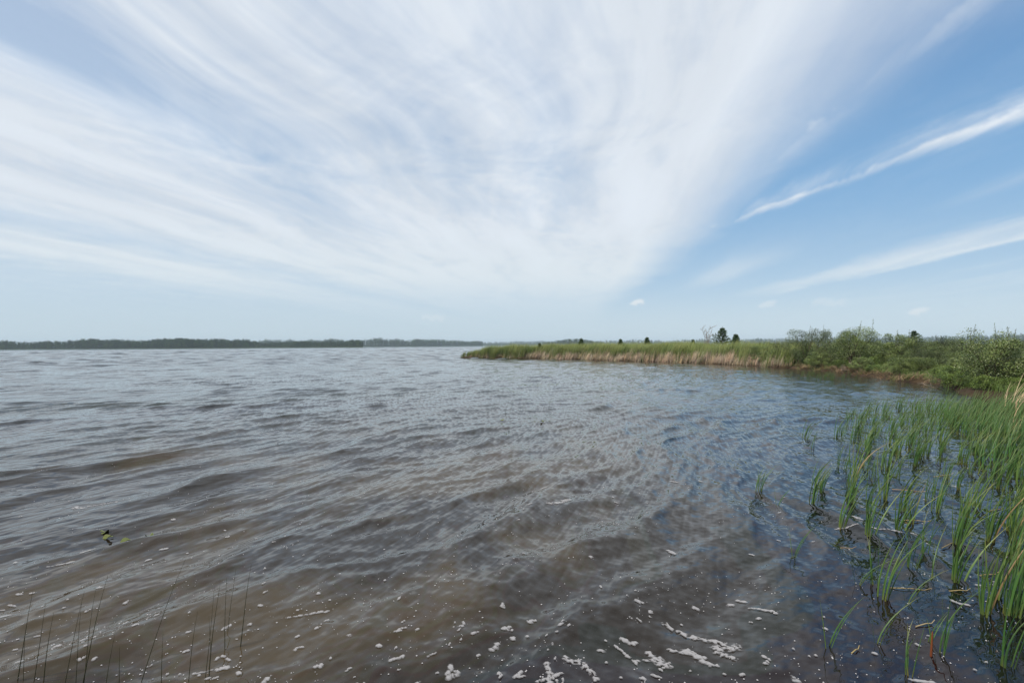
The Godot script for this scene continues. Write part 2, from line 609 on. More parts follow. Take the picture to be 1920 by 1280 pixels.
# ------------------------------------------------------------------ far woods
func far_tree(kind: int) -> ArrayMesh:
	var g := Geo.new()
	var h := 1.0
	g.tube(PackedVector3Array([Vector3(0, -0.05, 0), Vector3(0.01, 0.4, 0), Vector3(0, 0.85, 0)]), 0.022, 0.006, Color(0.06, 0.05, 0.04), 5)
	var dark := Color(0.030, 0.055, 0.022)
	var light := Color(0.060, 0.095, 0.030)
	if kind < 2:
		for q in 15:
			var f := (q + 0.5) / 15.0
			var mid := Vector3(rnd(-1, 1), 0, rnd(-1, 1)).normalized() * rnd(0.04, 0.24)
			mid.y = 0.20 + 0.70 * f
			mid *= Vector3(1.0 - 0.5 * absf(f - 0.45), 1, 1.0 - 0.5 * absf(f - 0.45))
			var c := dark.lerp(light, rnd(0, 1))
			for k in 13:
				var d := ball()
				g.leaf(mid + d * rnd(0.02, 0.13), (d + ball() * 0.7).normalized(), ball(), rnd(0.07, 0.13), 0.06, vary(c, 0.25))
	else:
		for q in 130:
			var f := pow(rng.randf(), 1.3)
			var ang := rnd(0, TAU)
			var out := Vector3(cos(ang), -0.15, sin(ang))
			var reach := (0.20 if kind == 2 else 0.15) * (1.0 - f) * rnd(0.3, 1.0)
			g.leaf(Vector3(0, 0.12 + 0.86 * f, 0) + out * reach, (out + ball() * 0.4).normalized(), ball(), rnd(0.07, 0.12), 0.05, vary(Color(0.022, 0.042, 0.022), 0.3))
	return g.mesh()

func shore_strip(called: String, label: String, pts: Array, deep: float, rise: float) -> void:
	var g := Geo.new()
	for k in pts.size():
		var p: Vector3 = pts[k]
		var away := Vector3(p.x, 0, p.z).normalized()
		var c := Color(0.03, 0.045, 0.02)
		g.vert(p + Vector3(0, -0.6, 0) - away * 4.0, Vector3.UP, c)
		g.vert(p + Vector3(0, 0.5, 0), Vector3.UP, c)
		g.vert(p + Vector3(0, rise, 0) + away * deep, Vector3.UP, c)
		g.vert(p + Vector3(0, -1.2, 0) + away * (deep + 60.0), away, c)
		if k > 0:
			var a := (k - 1) * 4
			for q in 3:
				g.quad(a + q, a + q + 1, a + q + 5, a + q + 4)
	tag(put(called, g.mesh(), plant_mat(0.95, 0.0, 0.2)), label, "", "", "structure")

func wood(called: String, label: String, pts: Array, deep: float, rise: float, h: float, step: float, lines: int, crest: Callable) -> void:
	var m := plant_mat(0.8, 0.25, 0.2)
	var by := [[], [], [], []]
	var tint := [[], [], [], []]
	for k in pts.size() - 1:
		var a: Vector3 = pts[k]
		var b: Vector3 = pts[k + 1]
		var n := int(a.distance_to(b) / step)
		for q in n:
			for l in lines:
				var f := (q + rnd(0, 1)) / n
				var p := a.lerp(b, f)
				var away := Vector3(p.x, 0, p.z).normalized()
				var back := (l + rnd(0, 0.9)) / lines
				var az := rad_to_deg(atan2(p.x, -p.z))
				p += away * (2.0 + deep * back)
				p.y = lerpf(0.4, rise, back) - 0.3
				var kind := rng.randi_range(0, 3)
				if rng.randf() < 0.5: kind = rng.randi_range(0, 1)
				var hh: float = h * crest.call(az) * rnd(0.74, 1.12) * (0.75 + 0.25 * minf(1.0, l))
				by[kind].append(stand(p, rnd(0, TAU), hh * rnd(0.9, 1.35), hh))
				tint[kind].append(vary(Color(0.95, 0.95, 0.95), 0.45))
	var o: Node3D = Node3D.new()
	o.name = numbered(called)
	add_child(o, true)
	tag(o, label, "forest", "", "stuff")
	for k in 4:
		scatter("tree_crowns", far_tree(k), m, by[k], tint[k], "", "", o)

func ray(px_az: float, dist: float) -> Vector3:   # a point at an azimuth (degrees) and distance over the lake
	return Vector3(sin(px_az * DEG) * dist, 0, -cos(px_az * DEG) * dist)

func make_far_shores() -> void:
	rng.seed = 77
	var a := []
	for k in 15:
		var az := -64.0 + 3.5 * k
		a.append(ray(az, 1150.0 / cos(minf(absf(az), 50.0) * DEG) + 120.0 * sin(k * 1.7) * 0.3))
	for k in 4:
		a.append(ray(-26.7 - 0.2 * k, 1580.0 + 90.0 * (k + 1)))
	shore_strip("far_shore", "low green shore under the nearer far forest", a, 90.0, 5.0)
	wood("far_forest", "dark green forest on the nearer headland across the lake", a.slice(0, 15), 85.0, 6.0, 15.5, 4.2, 6, func(az: float) -> float:
		return 0.90 - 0.3 * smooth(-26.5, -24.0, az) + 0.16 * hill(az, -30.5, 3.0) + 0.16 * hill(az, -37.0, 2.5) + 0.12 * sin(az * 1.9) * sin(az * 0.7) - 0.15 * hill(az, -41.0, 2.0))
	var b := []
	for k in 9:
		b.append(ray(-31.0 + 3.5 * k, 2150.0 + 130.0 * sin(k * 0.9) + 30.0 * k))
	shore_strip("far_shore", "low far shore under the middle forest line", b, 120.0, 8.0)
	wood("far_forest", "hazy blue-green forest line in the middle of the far shore", b, 110.0, 9.0, 19.0, 8.0, 5, func(az: float) -> float:
		return 1.15 + 0.10 * sin(az * 1.3) + 0.10 * sin(az * 3.1) - 0.45 * smooth(-7.0, -3.0, az) + 0.14 * hill(az, -13.5, 2.0))
	var c := []
	for k in 16:
		c.append(ray(-6.0 + 3.9 * k, 3300.0 - 40.0 * k + 160.0 * sin(k * 1.3)))
	shore_strip("far_shore", "most distant shore under the blue forest line", c, 200.0, 15.0)
	wood("far_forest", "most distant blue forest line behind the reed point and marsh", c, 190.0, 16.0, 21.0, 11.0, 5, func(az: float) -> float:
		return 0.72 + 0.10 * sin(az * 1.1) + 0.08 * sin(az * 2.7) + 0.25 * smooth(20.0, 42.0, az))
	var d := []
	for k in 5:
		d.append(ray(3.2 + 1.5 * k, 1750.0 + 25.0 * k))
	shore_strip("far_shore", "small wooded headland shore behind the reed point", d, 60.0, 4.0)
	wood("far_forest", "dark rounded wood on the headland behind the reed point", d, 55.0, 5.0, 16.0, 6.0, 4, func(az: float) -> float:
		return 0.55 + 0.65 * hill(az, 6.3, 1.9))

# ------------------------------------------------------------------ reed bed on the point
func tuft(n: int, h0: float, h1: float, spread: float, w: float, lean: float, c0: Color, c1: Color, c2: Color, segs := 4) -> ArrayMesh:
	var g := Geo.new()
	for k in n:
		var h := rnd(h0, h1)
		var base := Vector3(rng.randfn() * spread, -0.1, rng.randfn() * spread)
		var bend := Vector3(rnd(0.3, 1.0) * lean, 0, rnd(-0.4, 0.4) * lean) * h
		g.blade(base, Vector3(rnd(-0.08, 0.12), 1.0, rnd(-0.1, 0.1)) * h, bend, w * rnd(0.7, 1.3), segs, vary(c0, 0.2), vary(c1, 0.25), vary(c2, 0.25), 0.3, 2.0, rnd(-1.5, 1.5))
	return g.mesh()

func make_reed_bed() -> void:
	rng.seed = 101
	var green := []
	var gt := []
	var dry := []
	var dt := []
	for k in 60000:
		var x := rnd(-11, 29)
		var z := rnd(-103, -47)
		var d := shore(x, z) + n_ground.get_noise_2d(x * 0.6, z * 0.6) * 0.9
		if d < -0.25 or d > 9.0: continue
		var fade := smooth(-46.0, -58.0, z)
		var tall := lerpf(0.42, 1.0, smooth(-9.5, -3.2, x)) * (0.86 + 0.22 * n_ground.get_noise_2d(x * 0.5, z * 0.5))
		var y := maxf(ground(x, z), -0.15)
		if d < 1.9 and z < -50.0:
			if rng.randf() < (0.27 if x > 2.0 else 0.08) * (0.5 + fade) * (0.5 + 0.9 * smooth(-0.25, 0.2, n_ground.get_noise_2d(x * 0.7 + 70.0, z * 0.7))):
				var patch := 0.9 + 0.5 * n_ground.get_noise_2d(x * 0.8 + 50.0, z * 0.8)
				dry.append(stand(Vector3(x, y, z), rnd(-0.9, 0.9), tall * 1.05, tall * rnd(0.5, 1.05) * patch))
				dt.append(vary(Color(0.8, 0.8, 0.8), 0.5))
		if d > (0.9 if x > 2.0 and rng.randf() < 0.82 else -0.1) and rng.randf() < 0.42 * fade * (1.0 if d < 5.0 else 0.5):
			green.append(stand(Vector3(x, y, z), rnd(-0.8, 0.8), tall, tall * rnd(0.8, 1.08)))
			gt.append(vary(Color(0.95, 0.95, 0.95).lerp(Color(0.62, 0.72, 0.6), smooth(-0.1, 0.35, n_ground.get_noise_2d(x * 0.9 + 30.0, z * 0.9))), 0.34))
	var m := plant_mat(0.6, 0.4)
	scatter("reed_bed", tuft(14, 1.8, 2.75, 0.26, 0.019, 0.34, Color(0.19, 0.165, 0.085), Color(0.130, 0.160, 0.046), Color(0.205, 0.235, 0.085)), m, green, gt, "tall green reeds covering the narrow point of land", "reeds")
	scatter("dry_reed_bed", tuft(16, 0.9, 1.85, 0.22, 0.015, 0.5, Color(0.17, 0.13, 0.085), Color(0.35, 0.28, 0.20), Color(0.45, 0.375, 0.285)), m, dry, dt, "bleached dry reeds along the water edge of the point", "reeds")
	print("reed tufts ", green.size(), " ", dry.size())
	# sedge and grass on the marsh behind the shore
	var grass := []
	var gr := []
	var brown := []
	var bt := []
	for k in 26000:
		var z := rnd(-56, -7)
		var x := rnd(9, 46)
		if x > -z * 1.25 + 2.0: continue
		var d := shore(x, z) + n_ground.get_noise_2d(x * 0.9, z * 0.9) * 0.8
		if d < 0.0 or d > 14.0: continue
		if n_ground.get_noise_2d(x * 1.3 + 5.0, z * 1.3 + 40.0) > 0.16 - 0.2 * smooth(1.2, 0.2, d): continue
		var y := ground(x, z)
		var edge := smooth(1.6, 0.4, d) * smooth(-25.0, -33.0, z)
		var pick := n_ground.get_noise_2d(x * 0.45 + 9.0, z * 0.45)
		if rng.randf() < edge * 0.8 or pick > 0.22 and rng.randf() < 0.5:
			brown.append(stand(Vector3(x, y - 0.03, z), rnd(0, TAU), rnd(0.8, 1.3), rnd(0.5, 1.1)))
			bt.append(vary(Color(1, 1, 1), 0.25))
		else:
			grass.append(stand(Vector3(x, y - 0.03, z), rnd(-0.9, 0.9), rnd(0.8, 1.3), rnd(0.6, 1.25)))
			gr.append(vary(Color(1, 1, 1).lerp(Color(0.7, 0.75, 0.6), clampf(0.5 + pick, 0, 1)), 0.2))
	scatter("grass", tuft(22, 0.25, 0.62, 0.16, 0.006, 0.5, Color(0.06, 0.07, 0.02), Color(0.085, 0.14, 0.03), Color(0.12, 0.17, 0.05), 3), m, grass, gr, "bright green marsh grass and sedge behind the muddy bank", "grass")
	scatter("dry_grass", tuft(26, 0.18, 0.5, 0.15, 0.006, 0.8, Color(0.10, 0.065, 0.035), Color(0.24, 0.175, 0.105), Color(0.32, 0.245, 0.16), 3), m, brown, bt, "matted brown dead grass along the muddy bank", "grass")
	print("grass ", grass.size(), " ", brown.size())

# ------------------------------------------------------------------ bushes and trees
func bush(called: String, h: float, w: float, leaves: int, ll: float, dark: Color, light: Color, pale: Color, shoots: int, open := 0.0) -> Node3D:
	var root := Node3D.new()
	root.name = numbered(called)
	add_child(root, true)
	var wood_geo := Geo.new()
	var g := Geo.new()
	var bark := Color(0.075, 0.06, 0.045)
	var clumps := 30
	for q in clumps:
		var f := (q + rnd(0, 1)) / clumps
		var ang := q * 2.4 + rnd(-0.5, 0.5)
		var up := 0.20 + 0.72 * f
		var reach := w * 0.5 * sqrt(maxf(0.05, 1.0 - pow((up - 0.42) / 0.62, 2.0))) * rnd(0.45, 1.0)
		var mid := Vector3(cos(ang) * reach, h * up * rnd(0.88, 1.1), sin(ang) * reach)
		mid.x += 0.05 * h * up
		var foot := Vector3(rng.randfn() * 0.07 * w, -0.1, rng.randfn() * 0.07 * w)
		var knee := foot.lerp(mid, 0.45) + Vector3(0, 0.12 * h, 0)
		wood_geo.tube(PackedVector3Array([foot, foot.lerp(knee, 0.6) + ball() * 0.03 * h, knee, mid]), 0.010 * h, 0.003 * h, vary(bark, 0.2), 5)
		var tone := dark.lerp(light, rnd(0.0, 1.0))
		var rad := h * rnd(0.125, 0.20) * (1.0 + open)
		for k in int(leaves / float(clumps) * rnd(0.6, 1.4)):
			var d := ball()
			var p := mid + d * Vector3(1.15, 0.85, 1.15) * rad * pow(rng.randf(), 0.45)
			if p.y < 0.03: continue
			var dir := (d * 0.6 + Vector3(0.6, 0.1, 0.1) + ball() * 0.8).normalized()
			var side := dir.cross(Vector3.UP + ball() * 0.7).normalized()
			var c := tone.lerp(pale, 0.75) if rng.randf() < 0.10 else vary(tone, 0.3)
			g.leaf(p, dir, side, ll * rnd(0.7, 1.3), ll * rnd(0.38, 0.55), c)
	for q in shoots:
		var a := Vector3(rnd(-0.3, 0.3) * w, h * 0.75, rnd(-0.3, 0.3) * w)
		var tip := a + Vector3(rnd(0.0, 0.12) * h, h * rnd(0.25, 0.42), rnd(-0.05, 0.05) * h)
		wood_geo.tube(PackedVector3Array([a * Vector3(0.5, 0.6, 0.5), a, a.lerp(tip, 0.6) + ball() * 0.02, tip]), 0.005 * h, 0.0015 * h, bark, 4)
		for k in 40:
			var f := rng.randf()
			var dir := (Vector3(0.5, 0.6, 0.0) + ball()).normalized()
			g.leaf(a.lerp(tip, f) + ball() * 0.05 * (1.2 - f), dir, ball(), ll, ll * 0.45, vary(dark.lerp(light, 0.4), 0.3))
	put("stems", wood_geo.mesh(), mat_bark, root)
	put("foliage", g.mesh(), mat_leaf, root)
	return root

func pine(called: String, h: float, w: float, tiers: int) -> Node3D:
	var root := Node3D.new()
	root.name = numbered(called)
	add_child(root, true)
	var trunk := Geo.new()
	trunk.tube(PackedVector3Array([Vector3(0, -0.2, 0), Vector3(0.02 * h, 0.5 * h, 0), Vector3(0.03 * h, h, 0.01)]), 0.022 * h, 0.004 * h, Color(0.10, 0.065, 0.045), 7)
	put("trunk", trunk.mesh(), mat_bark, root)
	var limbs := Geo.new()
	var g := Geo.new()
	for t in tiers:
		var f := float(t) / tiers
		for b in 7:
			var ang := b * 0.9 + t * 0.55 + rnd(-0.3, 0.3)
			var reach := w * 0.5 * pow(1.0 - f, 1.05) * rnd(0.5, 1.15) + 0.05
			var a := Vector3(0.03 * h * f, h * (0.12 + 0.84 * f), 0)
			var e := a + Vector3(cos(ang) * reach, reach * rnd(0.05, 0.5), sin(ang) * reach)
			limbs.tube(PackedVector3Array([a, a.lerp(e, 0.5) - Vector3(0, 0.04, 0), e]), 0.006 * h, 0.002 * h, Color(0.09, 0.06, 0.04), 4)
			for k in 60:
				var q := a.lerp(e, 0.2 + 0.85 * rng.randf()) + ball() * rnd(0.02, 0.17)
				g.leaf(q, ((e - a).normalized() + ball() * 0.9 + Vector3(0, 0.3, 0)).normalized(), ball(), rnd(0.13, 0.22), 0.07, vary(Color(0.052, 0.092, 0.034), 0.35))
	put("branches", limbs.mesh(), mat_bark, root)
	put("foliage", g.mesh(), mat_leaf, root)
	return root

func twig(g: Geo, a: Vector3, d: Vector3, l: float, r: float, deep: int) -> void:
	var b := a + d * l * 0.5 + ball() * l * 0.05
	var e := a + d * l + Vector3(0.04, 0.03, 0) * l
	g.tube(PackedVector3Array([a, b, e]), maxf(r, 0.011), maxf(r * 0.5, 0.007), vary(Color(0.20, 0.17, 0.14), 0.15), 4)
	if deep == 0: return
	for k in 6:
		var f := 0.25 + 0.15 * k
		var nd := (d + ball() * 0.9 + Vector3(0, 0.15, 0)).normalized()
		twig(g, a.lerp(e, minf(f, 1.0)), nd, l * rnd(0.3, 0.52), r * 0.5, deep - 1)

var mat_bark: StandardMaterial3D
var mat_leaf: StandardMaterial3D

func plant_at(o: Node3D, x: float, z: float, turn: float, size: Vector3, label: String, category: String, group := "", sink := 0.05) -> Node3D:
	o.position = Vector3(x, ground(x, z) - sink, z)
	o.rotation.y = turn
	o.scale = size
	return tag(o, label, category, group)

func make_bushes() -> void:
	rng.seed = 202
	mat_bark = plant_mat(0.85, 0.0, 0.2)
	mat_leaf = plant_mat(0.5, 0.45, 0.4)
	var deep := Color(0.062, 0.094, 0.028)
	var mid := Color(0.150, 0.200, 0.058)
	var pale := Color(0.27, 0.31, 0.18)
	# the named bushes of the shore, from the nearest outwards
	var d := bush("willow_bush", 2.4, 2.4, 12000, 0.068, deep, Color(0.165, 0.215, 0.070), Color(0.34, 0.37, 0.24), 5, 0.1)
	plant_at(d, 20.6, -24.0, 0.3, Vector3.ONE, "nearest willow bush with pale windblown leaves over the dark bank", "bush")
	var b := bush("willow_bush", 2.8, 3.1, 14000, 0.075, deep, mid, pale, 3)
	plant_at(b, 26.3, -43.0, 0.0, Vector3(1.08, 1.16, 1.08), "round full willow bush at the bank between brown grass patches", "bush")
	var a := bush("alder_bush", 2.7, 3.9, 14000, 0.075, Color(0.030, 0.046, 0.018), Color(0.085, 0.118, 0.042), pale, 4)
	plant_at(a, 26.4, -49.5, 0.0, Vector3(1.1, 1.16, 1.1), "wide dark alder bush where the reeds of the point end", "bush")
	var c := bush("willow_bush", 2.2, 3.6, 13000, 0.075, deep, mid, pale, 3)
	plant_at(c, 29.5, -42.5, 1.0, Vector3(1.05, 1.15, 1.05), "broad willow bush with two thin upright shoots behind the brown grass", "bush")
	var herb := bush("leafy_shrub", 0.85, 1.3, 4000, 0.055, Color(0.06, 0.10, 0.022), Color(0.13, 0.19, 0.04), Color(0.18, 0.22, 0.08), 0)
	plant_at(herb, 22.6, -28.4, 0.0, Vector3(1.3, 1.0, 1.2), "low bright green shrub on the mud bank beside the nearest willow", "shrub")
	var sparse := bush("willow_bush", 2.4, 2.7, 5000, 0.075, deep, Color(0.09, 0.11, 0.04), pale, 5, 0.35)
	plant_at(sparse, 26.6, -46.2, 2.0, Vector3(1.0, 0.95, 1.0), "thin open willow bush between the alder and the round willow", "bush")
	var own := [
		[c, 24.9, -24.8, 2.0, 1.0, 0.92, "willow bush with grey-green leaves just behind the nearest willow"],
		[d, 22.6, -22.6, 3.6, 0.85, 0.72, "low willow bush at the frame edge beside the nearest willow"],
		[herb, 23.6, -30.5, 1.0, 1.1, 0.75, "yellow-green low shrub on the bank next to the bright grass"],
		[herb, 20.9, -26.2, 2.2, 1.25, 0.8, "leafy low shrub hanging over the dark mud before the willow"],
		[herb, 25.2, -33.0, 4.0, 1.1, 0.7, "small green shrub in front of the broad willow"],
		[herb, 24.4, -37.6, 0.5, 0.9, 0.65, "small shrub at the brown grass bank below the round willow"],
		[herb, 19.9, -22.3, 5.0, 1.0, 0.7, "leafy shrub under the nearest willow close to the cattails"],
		[sparse, 25.9, -53.5, 4.0, 1.05, 0.85, "open bush standing at the end of the dry reeds"],
		[b, 25.5, -57.0, 1.9, 0.75, 0.68, "low rounded bush among the last reeds of the point"],
		[a, 31.5, -40.0, 1.3, 0.8, 0.8, "dark low bush behind the broad willow"],
		[c, 29.6, -33.5, 4.4, 0.85, 0.85, "bush with grey-green leaves behind the bright grass"],
		[b, 29.0, -29.3, 5.0, 0.75, 0.72, "rounded low bush behind the bright green low shrub"],
		[sparse, 28.0, -27.0, 0.7, 1.0, 0.9, "thin bush with bare twig tips behind the grass"],
	]
	for o in own:
		var t := dup(o[0], o[6], "", Vector3(o[1], ground(o[1], o[2]) - 0.05, o[2]), o[3], Vector3(o[4], o[5], o[4]))
		t.set_meta("category", "bush" if o[0] != herb else "shrub")
	# leafy shrubs all along the bank
	var spots := 0
	for k in 600:
		if spots >= 34: break
		var p := Vector2(rnd(18, 31), rnd(-57, -21))
		var inland := shore(p.x, p.y)
		if inland < 0.5 or inland > 3.4 or p.x > -p.y * 0.98: continue
		spots += 1
		var src: Node3D = herb if rng.randf() < 0.6 else c
		var q := rnd(0.7, 1.15) if src == herb else rnd(0.4, 0.6)
		var o := dup(src, "", "", Vector3(p.x, ground(p.x, p.y) - 0.05, p.y), rnd(0, TAU), Vector3(q * 1.2, q, q * 1.2))
		var spot := "below the nearest willow" if p.y > -28.0 else ("on the grassy bank" if p.y > -36.0 else ("among the brown grass" if p.y > -46.0 else "by the alder and the last reeds"))
		tag(o, "%s green shrub of the bank %s" % ["bright low" if src == herb else "grey-leaved", spot], "shrub", "small shrubs " + spot)
	# the scrub that fills the marsh behind
	var kinds := [a, b, c, sparse]
	var n := 0
	for k in 900:
		var az := rnd(22.0, 46.0)
		var far := 34.0 * pow(150.0 / 34.0, rng.randf())
		var p := ray(az, far)
		var inland := shore(p.x, p.z)
		if inland < (4.0 if far < 52.0 else 6.5): continue
		if n >= 190: break
		n += 1
		var h := rnd(0.46, 0.74) * (0.85 if far < 60.0 else 1.0)
		var source: Node3D = kinds[rng.randi_range(0, 3)]
		var o := dup(source, "", "", Vector3(p.x, ground(p.x, p.z) - 0.05, p.z), rnd(0, TAU), Vector3(h * rnd(0.95, 1.35), h, h * 1.1))
		var before := "behind the alder" if az < 29.5 else ("behind the round willow" if az < 33.0 else ("behind the broad willow" if az < 37.0 else "behind the nearest willow"))
		var depth := "first scrub" if far < 55.0 else ("middle scrub" if far < 90.0 else "farthest scrub along the skyline")
		tag(o, "%s %s bush in the %s %s" % ["high" if h > 0.6 else "low", "light green" if source == c or source == b else ("dark green" if source == a else "thin green"), depth, before], "bush", "bushes filling the marsh " + before)
	# trees of the point
	var t1 := pine("pine_tree", 4.2, 4.6, 11)
	plant_at(t1, 29.0, -77.0, 0.0, Vector3.ONE, "tallest dark conifer on the point with a knobbly crown", "tree")
	var t2 := pine("pine_tree", 3.2, 2.5, 9)
	plant_at(t2, 30.5, -76.0, 0.0, Vector3.ONE, "slim small conifer close beside the tallest one", "tree")
	var t3 := dup(t1, "broad dark conifer standing alone far back in the marsh scrub", "", Vector3(62.5, 0.4, -86.5), 1.0, Vector3(1.0, 0.92, 1.0))
	t3.set_meta("category", "tree")
	for q in [[16.8, -86.0, 0.72, "small conifer with a pointed top in the reeds near the bare tree side"], [11.2, -90.0, 0.78, "bushy small conifer rising from the middle of the reed bed"], [4.6, -93.0, 0.62, "first small conifer from the tip of the reed point"], [21.3, -87.5, 0.82, "round-topped small conifer among the reeds half way along the point"], [26.0, -80.0, 0.66, "low conifer sapling in the reeds before the bare tree"], [53.0, -86.0, 0.8, "conifer showing over the scrub behind the dark alder"]]:
		var o := dup(t2, q[3], "", Vector3(q[0], ground(q[0], q[1]) - 0.05, q[1]), q[0], Vector3(q[2] * 1.1, q[2] * 1.22, q[2] * 1.1))
		o.set_meta("category", "tree")
	var g := Geo.new()
	for k in 2:
		twig(g, Vector3(0.15 * k, -0.1, 0), Vector3(-0.06 + 0.14 * k, 1, rnd(-0.1, 0.1)).normalized(), 3.0 - 0.7 * k, 0.05, 3)
	var bare := Node3D.new()
	bare.name = numbered("bare_tree")
	add_child(bare, true)
	put("branches", g.mesh(), mat_bark, bare)
	plant_at(bare, 27.2, -78.0, 0.0, Vector3(0.95, 1.0, 0.95), "leafless grey tree beside the tallest conifer on the point", "tree")

# ------------------------------------------------------------------ cattails in the water
const WIND := Vector3(1.0, 0.0, -0.12)
func cattail_leaf(h: float, lean: float, w: float) -> ArrayMesh:
	var g := Geo.new()
	var green := Color(0.036, 0.092, 0.026).lerp(Color(0.090, 0.150, 0.032), rng.randf() * rng.randf())
	var tip := green.lerp(Color(0.20, 0.19, 0.06), 0.25 if rng.randf() < 0.7 else 0.8)
	var low := Color(0.13, 0.12, 0.03).lerp(Color(0.17, 0.07, 0.025), rng.randf())
	if rng.randf() < 0.014:
		green = Color(0.22, 0.15, 0.07)
		tip = Color(0.30, 0.22, 0.12)
		low = Color(0.15, 0.08, 0.04)
		lean *= 1.3
	var bend := (WIND * lean + Vector3(rnd(-0.10, 0.10), 0, rnd(-0.16, 0.16))) * h
	g.blade(Vector3(rng.randfn() * 0.018, -0.15, rng.randfn() * 0.018), Vector3(rnd(-0.10, 0.16), 1.0, rnd(-0.10, 0.10)) * (h + 0.15), bend, w, 9, low, vary(green, 0.25), tip, 0.4, rnd(1.7, 3.2), rnd(0.3, 2.4))
	return g.mesh()

func cattail_clump(n: int, h: float, mat: Material) -> Node3D:
	var root := Node3D.new()
	root.name = numbered("cattail_clump")
	add_child(root, true)
	for k in n:
		put("leaf", cattail_leaf(h * (1.0 if k == 0 else rnd(0.55, 1.0)), (rnd(0.03, 0.28) if n <= 4 else rnd(0.08, 0.55)) if rng.randf() < 0.85 else rnd(0.5, 0.9), rnd(0.005, 0.0078)), mat, root)
	return root

func cattail_whole(n: int, h: float) -> ArrayMesh:
	var g := Geo.new()
	for k in n:
		var part := cattail_leaf(h * rnd(0.55, 1.0), rnd(0.12, 0.75), rnd(0.006, 0.009))
		var a := part.surface_get_arrays(0)
		var at := g.v.size()
		var off := Vector3(rng.randfn(), 0, rng.randfn()) * 0.04
		for q in a[Mesh.ARRAY_VERTEX]: g.v.append(q + off)
		g.n.append_array(a[Mesh.ARRAY_NORMAL])
		g.c.append_array(a[Mesh.ARRAY_COLOR])
		for q in a[Mesh.ARRAY_INDEX]: g.i.append(q + at)
	return g.mesh()

func bed_edge(z: float) -> float:    # where the bed begins, over the water, at a depth z
	var d := -z
	if d < 5.0: return lerpf(3.3, 3.4, (d - 3.5) / 1.5)
	if d < 8.0: return lerpf(3.4, 3.9, (d - 5.0) / 3.0)
	if d < 12.4: return lerpf(3.9, 5.9, (d - 8.0) / 4.4)
	if d < 16.0: return lerpf(5.9, 9.0, (d - 12.4) / 3.6)
	return lerpf(9.0, 12.5, (d - 16.0) / 3.0)

